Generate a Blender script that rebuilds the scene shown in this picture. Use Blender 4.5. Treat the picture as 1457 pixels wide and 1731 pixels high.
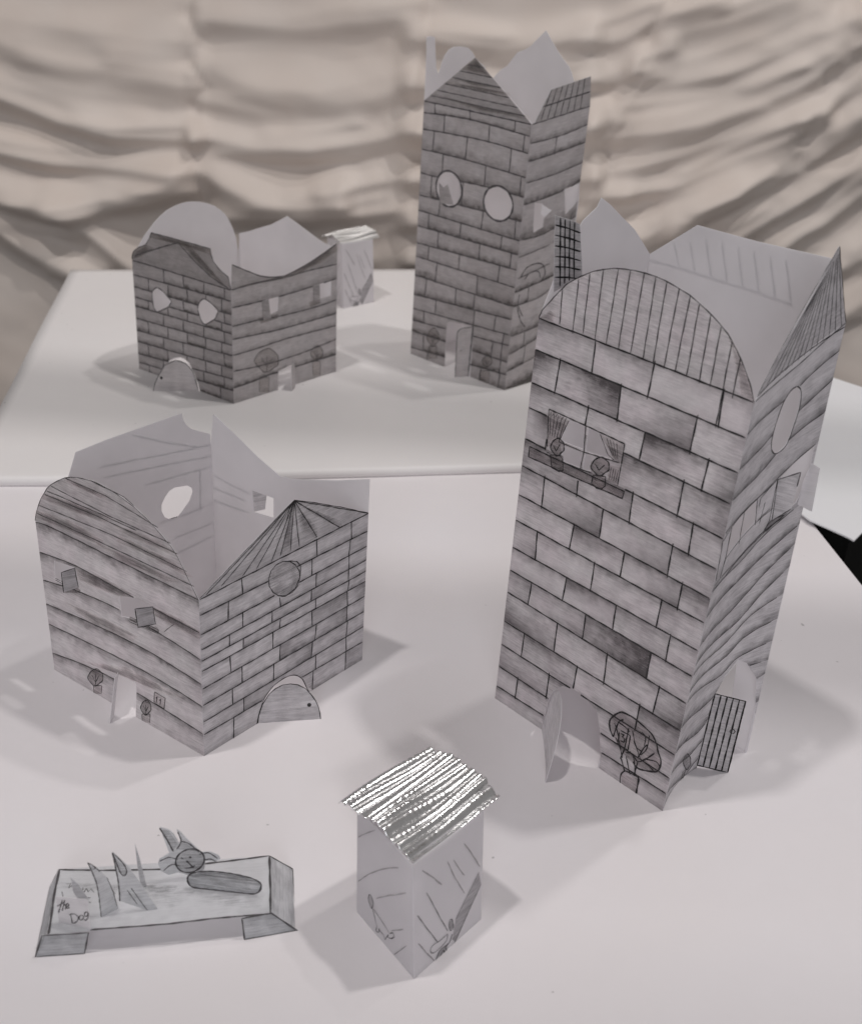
import bpy, bmesh, math, random, json
import numpy as np
from mathutils import Vector, Matrix
from mathutils.geometry import tessellate_polygon
for o in list(bpy.data.objects): bpy.data.objects.remove(o)
SC = bpy.context.scene
COL = SC.collection
# ------------------------------------------------------------------ camera
R_, U_, F_ = Vector((0.997964, 0.031591, 0.055407)), Vector((-0.06378, 0.494307, 0.866945)), Vector((0.0, 0.868713, -0.495315))
cd = bpy.data.cameras.new('camera'); cam = bpy.data.objects.new('camera', cd); COL.objects.link(cam)
M = Matrix((R_, U_, -F_)).transposed().to_4x4(); M.translation = (0, 0, .4); cam.matrix_world = M
cd.sensor_fit = 'VERTICAL'; cd.sensor_height = 36; cd.sensor_width = 36; cd.lens = 36*1950.0/1731
cd.clip_start = .01; cd.clip_end = 60
cd.dof.use_dof = True; cd.dof.focus_distance = .60; cd.dof.aperture_fstop = 14.0
SC.camera = cam
# ------------------------------------------------------------------ ambient light of the room, its lamps and an added fill
w = bpy.data.worlds.new('World'); SC.world = w; w.use_nodes = True
w.node_tree.nodes['Background'].inputs[0].default_value = (1, .965, .955, 1)
w.node_tree.nodes['Background'].inputs[1].default_value = AMB = .20
def lamp(name, pos, power, size, col):
    l = bpy.data.lights.new(name, 'AREA'); l.shape = 'DISK'; l.size = size; l.energy = power; l.color = col
    o = bpy.data.objects.new(name, l); COL.objects.link(o); o.location = pos
    d = Vector((0, .6, 0))-Vector(pos); o.rotation_euler = d.to_track_quat('-Z', 'Y').to_euler()
lamp('ceiling_lamp', (1.02, .70, 3.0), 20, .14, (1, .965, .94))
lamp('ceiling_lamp', (-.66, .16, 3.0), 20.5, .14, (1, .96, .94))
lamp('ceiling_lamp', (1.05, 1.30, 3.0), 11, .14, (1, .965, .94))
lamp('fill_light', (0, -2.6, 1.3), 23, 1.6, (.93, .95, 1))  # added soft fill to brighten the walls from the front; no known window
SC.view_settings.view_transform = 'Standard'; SC.view_settings.look = 'None'; SC.view_settings.exposure = 0; SC.view_settings.gamma = 1
# ------------------------------------------------------------------ measured shapes (metres, and wall coordinates)
W = {}
W['T1L'] = json.loads('{"P":[[0.04152,0.50042,0.0],[0.12223,0.42142,0.0],[0.04318,0.50027,0.21956],[0.12445,0.42076,0.21918]],"bul":0,"out":[[0.0,0.0],[0.2988,0.0],[0.3126,0.0844],[0.323,0.1135],[0.3445,0.1358],[0.3839,0.159],[0.4493,0.169],[0.5188,0.1625],[0.5813,0.1526],[0.6107,0.1091],[0.6434,0.035],[0.6383,0.0],[1.0,0.0],[1.0,0.9998],[0.9711,1.0289],[0.9323,1.057],[0.8951,1.0814],[0.848,1.1046],[0.8047,1.1187],[0.7503,1.1332],[0.7105,1.1427],[0.6665,1.1512],[0.6143,1.1571],[0.5621,1.1613],[0.5156,1.1639],[0.4695,1.1637],[0.4233,1.1621],[0.3772,1.1585],[0.331,1.1529],[0.2816,1.1438],[0.2331,1.1327],[0.1816,1.1159],[0.1188,1.0897],[0.0633,1.0543],[0.0149,1.0203],[0.0,1.0]],"holes":[[[0.219,0.8092],[0.2992,0.8168],[0.3094,0.7602],[0.1842,0.7556]],[[0.316,0.8142],[0.3794,0.8105],[0.4655,0.7692],[0.321,0.7578]],[[0.1921,0.748],[0.3095,0.7517],[0.305,0.7147],[0.2113,0.7125]],[[0.3204,0.7516],[0.3494,0.7535],[0.3607,0.7194],[0.3171,0.7155]]],"clips":[[[0.2988,-0.0064],[0.3126,0.0844],[0.323,0.1135],[0.3445,0.1358],[0.3839,0.159],[0.4493,0.169],[0.5188,0.1625],[0.5813,0.1526],[0.6107,0.1091],[0.6434,0.035],[0.6383,-0.0161],[0.6637,-0.1361],[0.3016,-0.1021]],[[0.109,0.8147],[0.5011,0.8132],[0.4994,0.7645],[0.5372,0.7129],[0.5373,0.6947],[0.0342,0.6869],[0.0312,0.7085],[0.122,0.7117],[0.116,0.757]]],"inkin":[],"rows":[[[0.0,1.0],[1.0,0.9998]],[[-0.0016,0.9311],[0.9959,0.9279]],[[-0.0006,0.8559],[0.9962,0.8554]],[[-0.0035,0.7979],[0.993,0.7881]],[[-0.0022,0.7227],[0.9962,0.7117]],[[-0.0023,0.6563],[0.9943,0.6419]],[[0.002,0.5831],[0.9983,0.5726]],[[0.001,0.5169],[0.9987,0.513]],[[-0.0004,0.4439],[0.9949,0.4441]],[[-0.0002,0.3815],[0.9953,0.3778]],[[-0.0037,0.3196],[0.9959,0.3061]],[[-0.0007,0.2362],[0.9965,0.2323]],[[-0.0002,0.1674],[0.9992,0.1643]],[[-0.0005,0.1007],[0.9982,0.0969]],[[-0.0027,0.0398],[1.0,0.0518]],[[0.0001,-0.0001],[1.0,-0.0002]]],"joints":[[0.2947,0.5699,0.879],[0.1312,0.4449,0.7906],[0.3013,0.5807,0.8709],[0.1166,0.499,0.789],[0.3059,0.5792,0.8666],[0.1335,0.4513,0.7966],[0.3144,0.5845,0.8709],[0.1334,0.4497,0.7941],[0.3159,0.5905,0.866],[0.1314,0.4475,0.795],[0.3066,0.5905,0.8607],[0.1285,0.4432,0.7898],[0.3009],[0.1238],[0.856]],"ink":[],"fill":[],"draw":[["window_sill",[[0.62,[0.0309,0.7097],[0.0319,0.6845],[0.5313,0.6933],[0.5353,0.7112]]],[[0.6,[0.0309,0.7097],[0.0319,0.6845],[0.5313,0.6933],[0.5353,0.7112],[0.0309,0.7097]]]],["drawn_curtain",[[0.3,[0.109,0.8147],[0.219,0.8092],[0.1811,0.7519],[0.1245,0.7278]]],[[0.5,[0.109,0.8147],[0.1245,0.7278]],[0.35,[0.1217,0.81],[0.1302,0.7569]],[0.35,[0.1414,0.8096],[0.1429,0.757]],[0.35,[0.161,0.8092],[0.1556,0.7571]],[0.35,[0.1805,0.8088],[0.1683,0.7572]],[0.35,[0.2,0.8085],[0.1808,0.7574]],[0.3,[0.1308,0.8027],[0.1394,0.8116]],[0.3,[0.1476,0.803],[0.1561,0.8118]],[0.3,[0.1642,0.8032],[0.1726,0.8121]],[0.3,[0.1808,0.8035],[0.1892,0.8123]],[0.3,[0.1973,0.8037],[0.2056,0.8125]],[0.4,[0.219,0.8092],[0.1811,0.7519]]]],["drawn_curtain",[[0.3,[0.3794,0.8105],[0.5011,0.8132],[0.4924,0.766],[0.4655,0.7692]]],[[0.5,[0.5011,0.8132],[0.4996,0.7165]],[0.4,[0.3794,0.8105],[0.4313,0.7738],[0.4658,0.7681]],[0.3,[0.4128,0.8084],[0.4529,0.7754]],[0.3,[0.4297,0.8084],[0.4621,0.775]],[0.3,[0.4465,0.8083],[0.4713,0.7746]],[0.3,[0.4633,0.8083],[0.4805,0.7741]]]],["drawn_curtain",[[0.3,[0.4451,0.7528],[0.5014,0.759],[0.5022,0.7202],[0.4445,0.7164]]],[[0.3,[0.4568,0.7494],[0.4558,0.722]],[0.3,[0.4683,0.75],[0.4663,0.7219]],[0.3,[0.4797,0.7507],[0.4769,0.7218]],[0.3,[0.4911,0.7514],[0.4874,0.7217]]]],["window_frame",[],[[0.6,[0.109,0.8147],[0.3053,0.8144],[0.5011,0.8132]],[0.5,[0.3042,0.8178],[0.3134,0.7562],[0.308,0.7141]],[0.5,[0.1811,0.7519],[0.3138,0.7551],[0.4918,0.7677]],[0.5,[0.212,0.7102],[0.3082,0.7135],[0.3641,0.7171]]]],["drawn_plant",[[0.68,[0.2112,0.7458],[0.2127,0.7377],[0.2012,0.7296],[0.1911,0.7216],[0.1759,0.7175],[0.1629,0.721],[0.1499,0.725],[0.1418,0.7314],[0.1476,0.7417],[0.153,0.748],[0.1646,0.755],[0.1788,0.7601],[0.1944,0.7578],[0.2079,0.753],[0.2112,0.7458]],[0.42,[0.1458,0.7136],[0.2106,0.7241],[0.223,0.6926],[0.2014,0.6847],[0.1653,0.6863]]],[[0.65,[0.2112,0.7458],[0.2127,0.7377],[0.2012,0.7296],[0.1911,0.7216],[0.1759,0.7175],[0.1629,0.721],[0.1499,0.725],[0.1418,0.7314],[0.1476,0.7417],[0.153,0.748],[0.1646,0.755],[0.1788,0.7601],[0.1944,0.7578],[0.2079,0.753],[0.2112,0.7458]],[0.55,[0.1458,0.7136],[0.1626,0.6857],[0.2014,0.6847],[0.223,0.6926],[0.2106,0.7241],[0.1458,0.7136]],[0.5,[0.1572,0.7377],[0.174,0.7288],[0.1894,0.7475]],[0.5,[0.1252,0.7155],[0.1449,0.7165]]]],["drawn_plant",[[0.68,[0.4448,0.7498],[0.4465,0.7414],[0.4318,0.7323],[0.419,0.7234],[0.3998,0.7183],[0.3836,0.7212],[0.3674,0.7246],[0.3574,0.7309],[0.3651,0.7419],[0.372,0.7489],[0.3868,0.7568],[0.4048,0.7629],[0.4242,0.7613],[0.4409,0.757],[0.4448,0.7498]],[0.42,[0.3757,0.7147],[0.4355,0.7236],[0.4433,0.7009],[0.4204,0.6896],[0.3796,0.6909]]],[[0.65,[0.4448,0.7498],[0.4465,0.7414],[0.4318,0.7323],[0.419,0.7234],[0.3998,0.7183],[0.3836,0.7212],[0.3674,0.7246],[0.3574,0.7309],[0.3651,0.7419],[0.372,0.7489],[0.3868,0.7568],[0.4048,0.7629],[0.4242,0.7613],[0.4409,0.757],[0.4448,0.7498]],[0.55,[0.3757,0.7147],[0.3743,0.6947],[0.4007,0.6882],[0.4263,0.6921],[0.4423,0.7037],[0.4367,0.7238],[0.3757,0.7147]],[0.5,[0.3763,0.7411],[0.3997,0.7309],[0.4231,0.7481]]]],["drawn_tree",[[0.33,[0.6624,0.1493],[0.7001,0.1842],[0.7671,0.193],[0.8532,0.1836],[0.9005,0.1667],[0.9435,0.126],[0.9383,0.0977],[0.8802,0.0768],[0.8244,0.0759],[0.7654,0.0819],[0.6985,0.1084],[0.6657,0.1277]],[0.2,[0.765,0.0234],[0.8508,0.043],[0.8563,-0.002],[0.7827,-0.0056]]],[[0.9,[0.6908,0.1096],[0.6657,0.1277],[0.6613,0.1526],[0.7001,0.1842],[0.7328,0.1912],[0.7811,0.1925],[0.8313,0.1873],[0.875,0.18],[0.9042,0.1642],[0.919,0.1472],[0.9435,0.126],[0.9383,0.0977],[0.9053,0.0836],[0.8543,0.0713],[0.8289,0.0714],[0.8119,0.0791]],[0.8,[0.6908,0.1096],[0.7033,0.1554],[0.7257,0.1719]],[0.7,[0.6841,0.149],[0.7078,0.1306],[0.7352,0.0943],[0.7552,0.0706]],[0.7,[0.6983,0.1575],[0.7385,0.156],[0.7685,0.1512]],[0.75,[0.7586,0.159],[0.758,0.1023],[0.7502,0.0765],[0.7475,0.064]],[0.75,[0.7693,0.0909],[0.7994,0.0977],[0.8343,0.0871],[0.8687,0.1069],[0.9055,0.1365]],[0.7,[0.7958,0.1343],[0.8144,0.1219],[0.8428,0.1205]],[0.7,[0.8306,0.0972],[0.8512,0.1347],[0.8646,0.1468]],[0.7,[0.8442,0.0982],[0.8873,0.0946],[0.9166,0.0899]],[0.6,[0.8626,0.1048],[0.9197,0.1175],[0.9427,0.1107]],[0.75,[0.7488,0.0683],[0.7816,0.0373]],[0.75,[0.8343,0.0871],[0.8296,0.043]],[0.6,[0.773,0.0807],[0.8095,0.0396]],[0.6,[0.7797,0.1587],[0.8044,0.1297],[0.8442,0.0982]],[0.6,[0.7037,0.114],[0.7364,0.0909]],[0.6,[0.8241,0.1701],[0.8473,0.1632],[0.85,0.138]],[0.6,[0.7869,0.1009],[0.8132,0.0872],[0.8346,0.0487]],[0.6,[0.8642,0.1727],[0.8647,0.1356],[0.8404,0.1083]],[0.7,[0.7804,0.0408],[0.765,0.0234],[0.7712,-0.0019],[0.798,-0.0079],[0.8538,-0.0029]],[0.7,[0.7804,0.0408],[0.8496,0.0464],[0.8585,0.0302],[0.8538,-0.0029]]]],["house_number",[[0.22,[0.7124,0.1299],[0.7666,0.137],[0.7706,0.099],[0.7174,0.0958]]],[[0.7,[0.7232,0.1396],[0.7746,0.142],[0.7756,0.1008],[0.7192,0.0987],[0.718,0.134]],[0.75,[0.7248,0.1311],[0.7435,0.1344],[0.7356,0.1249],[0.75,0.1245],[0.7481,0.114],[0.7286,0.1126]]]]],"gable":[[0.0,1.0],[0.0149,1.0203],[0.0633,1.0543],[0.1188,1.0897],[0.1816,1.1159],[0.2331,1.1327],[0.2816,1.1438],[0.331,1.1529],[0.3772,1.1585],[0.4233,1.1621],[0.4695,1.1637],[0.5156,1.1639],[0.5621,1.1613],[0.6143,1.1571],[0.6665,1.1512],[0.7105,1.1427],[0.7503,1.1332],[0.8047,1.1187],[0.848,1.1046],[0.8951,1.0814],[0.9323,1.057],[0.9711,1.0289],[1.0,0.9998]],"gink":[[0.5,[0.102,1.0802],[0.1089,1.0046]],[0.5,[0.1735,1.1094],[0.1783,0.9954]],[0.5,[0.2224,1.127],[0.2281,1.0036]],[0.5,[0.2819,1.1428],[0.2882,1.0009]],[0.5,[0.3489,1.1534],[0.3441,1.001]],[0.5,[0.4027,1.1601],[0.4031,1.0002]],[0.5,[0.4636,1.1638],[0.4604,1.0014]],[0.5,[0.5157,1.1634],[0.5195,0.9988]],[0.5,[0.5646,1.1606],[0.5654,0.9972]],[0.5,[0.6201,1.1565],[0.6151,0.9964]],[0.5,[0.67,1.1507],[0.6646,0.9974]],[0.5,[0.7125,1.1405],[0.7156,0.9986]],[0.5,[0.7653,1.1282],[0.7713,0.9947]],[0.5,[0.8147,1.113],[0.8172,0.9963]],[0.5,[0.8678,1.0956],[0.8731,0.9226]],[0.5,[0.9129,1.0721],[0.9129,0.9914]],[0.45,[0.0,1.0],[0.0149,1.0203],[0.0633,1.0543],[0.1188,1.0897],[0.1816,1.1159],[0.2331,1.1327],[0.2816,1.1438],[0.331,1.1529],[0.3772,1.1585],[0.4233,1.1621],[0.4695,1.1637],[0.5156,1.1639],[0.5621,1.1613],[0.6143,1.1571],[0.6665,1.1512],[0.7105,1.1427],[0.7503,1.1332],[0.8047,1.1187],[0.848,1.1046],[0.8951,1.0814],[0.9323,1.057],[0.9711,1.0289],[1.0,0.9998]]],"gdark":[[0.55,[0.004,1.0006],[0.0521,1.0233],[0.0803,1.0195],[0.0713,1.0041]],[0.5,[0.848,1.1046],[0.8951,1.0814],[0.9711,1.0289],[0.9945,1.0029],[0.9436,1.0086],[0.9031,1.0519]]]}')
W['T1R'] = json.loads('{"P":[[0.12223,0.42142,0.0],[0.17317,0.46864,0.0],[0.12445,0.42076,0.21918],[0.17009,0.46976,0.23718]],"bul":-0.0092,"out":[[0.0,0.0],[0.5587,0.0],[0.5304,0.1975],[0.552,0.2123],[0.62,0.2499],[0.7193,0.2833],[0.817,0.263],[0.9393,0.2103],[0.9829,0.133],[0.985,0.0],[1.0,0.0],[1.0,1.0],[0.9291,1.0429],[0.8387,1.102],[0.7185,1.1757],[0.4858,1.1097],[0.2124,1.0517],[0.01,1.0],[0.0,1.0]],"holes":[[[0.5825,0.933],[0.6307,0.9237],[0.6736,0.9055],[0.6929,0.8738],[0.6711,0.8233],[0.643,0.8028],[0.5802,0.7984],[0.514,0.8059],[0.4544,0.8265],[0.4258,0.8557],[0.4324,0.8869],[0.4593,0.9196],[0.5198,0.9337]],[[0.1152,0.7155],[0.4397,0.7181],[0.5074,0.6543],[0.1447,0.6365]],[[0.6777,0.7288],[0.8573,0.7491],[0.9677,0.7578],[0.9759,0.6941],[0.9202,0.641],[0.8704,0.6369],[0.8599,0.6751]]],"clips":[[[0.5587,0.0024],[0.5304,0.1975],[0.552,0.2123],[0.62,0.2499],[0.7193,0.2833],[0.817,0.263],[0.9393,0.2103],[0.9829,0.133],[0.9948,0.0158],[1.1253,-0.1391],[0.6286,-0.0864]]],"inkin":[],"rows":[[[0.0,1.0],[0.5116,0.9835],[1.0,1.0]],[[-0.0039,0.9343],[0.1383,0.9332],[0.4883,0.9235],[0.7579,0.9369],[1.0109,0.9484]],[[-0.0183,0.862],[0.2569,0.8531],[0.4246,0.8594],[0.6961,0.867],[1.0,0.8911]],[[-0.0266,0.7963],[0.3566,0.7837],[0.6675,0.812],[0.9873,0.8261]],[[-0.0223,0.7223],[0.4448,0.7192],[0.6708,0.7339],[0.8585,0.7519],[0.9771,0.7624]],[[-0.0164,0.5884],[0.3877,0.5745],[0.6533,0.6016],[0.9131,0.6272]],[[-0.0087,0.5247],[0.4031,0.5199],[0.7455,0.5511],[0.9812,0.5822]],[[0.0745,0.4482],[0.4683,0.446],[0.7954,0.5004],[0.9677,0.5333]],[[0.0017,0.4045],[0.5283,0.3942],[0.8061,0.4459],[0.9542,0.477]],[[-0.0048,0.3804],[0.4466,0.354],[0.7307,0.3953],[0.9483,0.4167]],[[-0.0159,0.3335],[0.4965,0.3106],[0.719,0.3408],[0.9501,0.3568]],[[-0.0156,0.3072],[0.498,0.2632],[0.6831,0.2881],[0.8201,0.2943],[0.9492,0.3012]],[[-0.0133,0.2383],[0.3793,0.2002],[0.5939,0.2179],[0.7397,0.2486],[0.9436,0.2534]],[[-0.011,0.1674],[0.381,0.125],[0.5715,0.1447],[0.8939,0.1996]],[[-0.0182,0.1059],[0.3623,0.0647],[0.5552,0.0873],[0.9385,0.1362]],[[0.031,0.0414],[0.3738,0.0031],[0.5565,0.0356],[0.9595,0.1044]],[[0.0,-0.0],[1.0,0.0]]],"joints":[[],[],[],[],[],[],[],[],[],[],[],[],[],[],[],[]],"ink":[[0.5,[0.5825,0.933],[0.6307,0.9237],[0.6736,0.9055],[0.6929,0.8738],[0.6711,0.8233],[0.643,0.8028],[0.5802,0.7984],[0.514,0.8059],[0.4544,0.8265],[0.4258,0.8557],[0.4324,0.8869],[0.4593,0.9196],[0.5198,0.9337],[0.5825,0.933]],[0.5,[-0.0133,0.7079],[0.1152,0.7155],[0.4682,0.7192]],[0.5,[0.0331,0.6087],[-0.0133,0.7079]],[0.45,[0.2838,0.7163],[0.3257,0.6346]],[0.5,[0.1152,0.7155],[0.1375,0.6362],[0.1149,0.597]],[0.5,[0.4397,0.7181],[0.5058,0.6486]],[0.5,[0.0207,0.5838],[0.2207,0.5782],[0.6082,0.6057],[0.8287,0.6259]],[0.45,[0.1447,0.6365],[0.5074,0.6543],[0.6473,0.6652]],[0.45,[0.0301,0.5971],[0.3296,0.5882],[0.6404,0.6129],[0.8217,0.6209]],[0.4,[0.5582,0.6433],[0.5592,0.6931]],[0.5,[0.4909,0.713],[0.6465,0.729],[0.6737,0.6322],[0.6328,0.6069]],[0.4,[0.4901,0.6911],[0.4881,0.7151]],[0.3,[0.5282,0.6542],[0.6801,0.6604]]],"fill":[],"draw":[["window_sill",[[0.6,[0.6364,0.6165],[0.6872,0.6301],[0.8525,0.6258],[0.6736,0.6069]]],[[0.4,[0.6364,0.6165],[0.6872,0.6301],[0.8525,0.6258]]]],["drawn_plant",[[0.55,[0.4454,0.0379],[0.4565,0.0262],[0.4417,0.0226],[0.4295,0.0183],[0.4018,0.0228],[0.3687,0.0365],[0.3326,0.0516],[0.3032,0.0671],[0.3048,0.0768],[0.3104,0.0814],[0.3312,0.082],[0.3594,0.0784],[0.3975,0.0645],[0.4314,0.0493],[0.4454,0.0379]],[0.5,[0.3438,0.0272],[0.4035,0.0227],[0.3949,-0.0185],[0.3509,-0.0289]]],[[0.5,[0.4454,0.0379],[0.4565,0.0262],[0.4417,0.0226],[0.4295,0.0183],[0.4018,0.0228],[0.3687,0.0365],[0.3326,0.0516],[0.3032,0.0671],[0.3048,0.0768],[0.3104,0.0814],[0.3312,0.082],[0.3594,0.0784],[0.3975,0.0645],[0.4314,0.0493],[0.4454,0.0379]],[0.5,[0.3978,0.0277],[0.3774,-0.0189],[0.3613,-0.0389]]]]],"gable":[[0.0179,1.0057],[0.2124,1.0517],[0.4858,1.1097],[0.7185,1.1757],[0.8387,1.102],[0.9291,1.0429],[0.9985,0.9992]],"gink":[[0.4,[0.7293,1.1674],[0.9574,0.9982]],[0.4,[0.7203,1.1623],[0.8988,0.9965]],[0.4,[0.7113,1.1571],[0.839,0.9951]],[0.4,[0.6829,1.1547],[0.7778,0.9941]],[0.4,[0.6672,1.1504],[0.7151,0.9934]],[0.4,[0.6514,1.1462],[0.6508,0.9932]],[0.4,[0.6354,1.142],[0.5846,0.9934]],[0.4,[0.6194,1.1378],[0.5165,0.9941]],[0.4,[0.6032,1.1337],[0.4462,0.9954]],[0.4,[0.587,1.1295],[0.3734,0.9974]],[0.4,[0.5706,1.1253],[0.2982,1.0001]],[0.4,[0.554,1.1212],[0.2207,1.0034]],[0.4,[0.5374,1.1171],[0.1402,1.0077]],[0.5,[0.0218,1.0075],[1.0019,0.9925]],[0.4,[0.0188,1.0096],[0.7185,1.1757],[0.8387,1.102],[0.9972,1.0004]]],"gdark":[]}')
W['T1G'] = json.loads('{"P":[[0.17317,0.46864,0.0],[0.09246,0.54764,0.0],[0.17009,0.46976,0.23718],[0.09694,0.54685,0.23846]],"bul":0,"out":[[0.0,0.0],[1.0,0.0],[1.0,1.0],[0.7749,1.0858],[0.4688,1.0909],[0.2895,1.0969],[0.1129,1.1029],[0.0,1.0]],"holes":[[[0.2183,0.094],[0.1828,0.1577],[0.1441,0.2053],[0.1376,0.1694],[0.13,0.1139]]],"clips":[],"inkin":[[[0.9943,0.9884],[0.8135,0.9934],[0.6191,0.9964],[0.4207,0.9991],[0.2428,0.9986]],[[0.879,1.0386],[0.8287,0.9951]],[[0.7955,1.0488],[0.7409,0.996]],[[0.7177,1.0663],[0.6549,0.9969]],[[0.6338,1.0679],[0.5708,0.9977]],[[0.5517,1.0694],[0.4885,0.9985]],[[0.4713,1.071],[0.4078,0.9993]],[[0.3925,1.0725],[0.3289,1.0001]],[[0.3154,1.0739],[0.2515,1.0009]]],"rows":[],"joints":[],"ink":[],"fill":[],"draw":[]}')
W['T1F'] = json.loads('{"P":[[0.09246,0.54764,0.0],[0.04152,0.50042,0.0],[0.09694,0.54685,0.23846],[0.04318,0.50027,0.21956]],"bul":0,"out":[[0.0,0.0],[1.0,0.0],[1.0,1.0],[0.8365,1.1233],[0.7082,1.1627],[0.5991,1.1735],[0.5697,1.1882],[0.4811,1.1634],[0.3494,1.1212],[0.1997,1.0756],[-0.0004,0.9995],[0.0,1.0]],"holes":[],"clips":[],"inkin":[],"rows":[],"joints":[],"ink":[],"fill":[],"draw":[]}')
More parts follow.
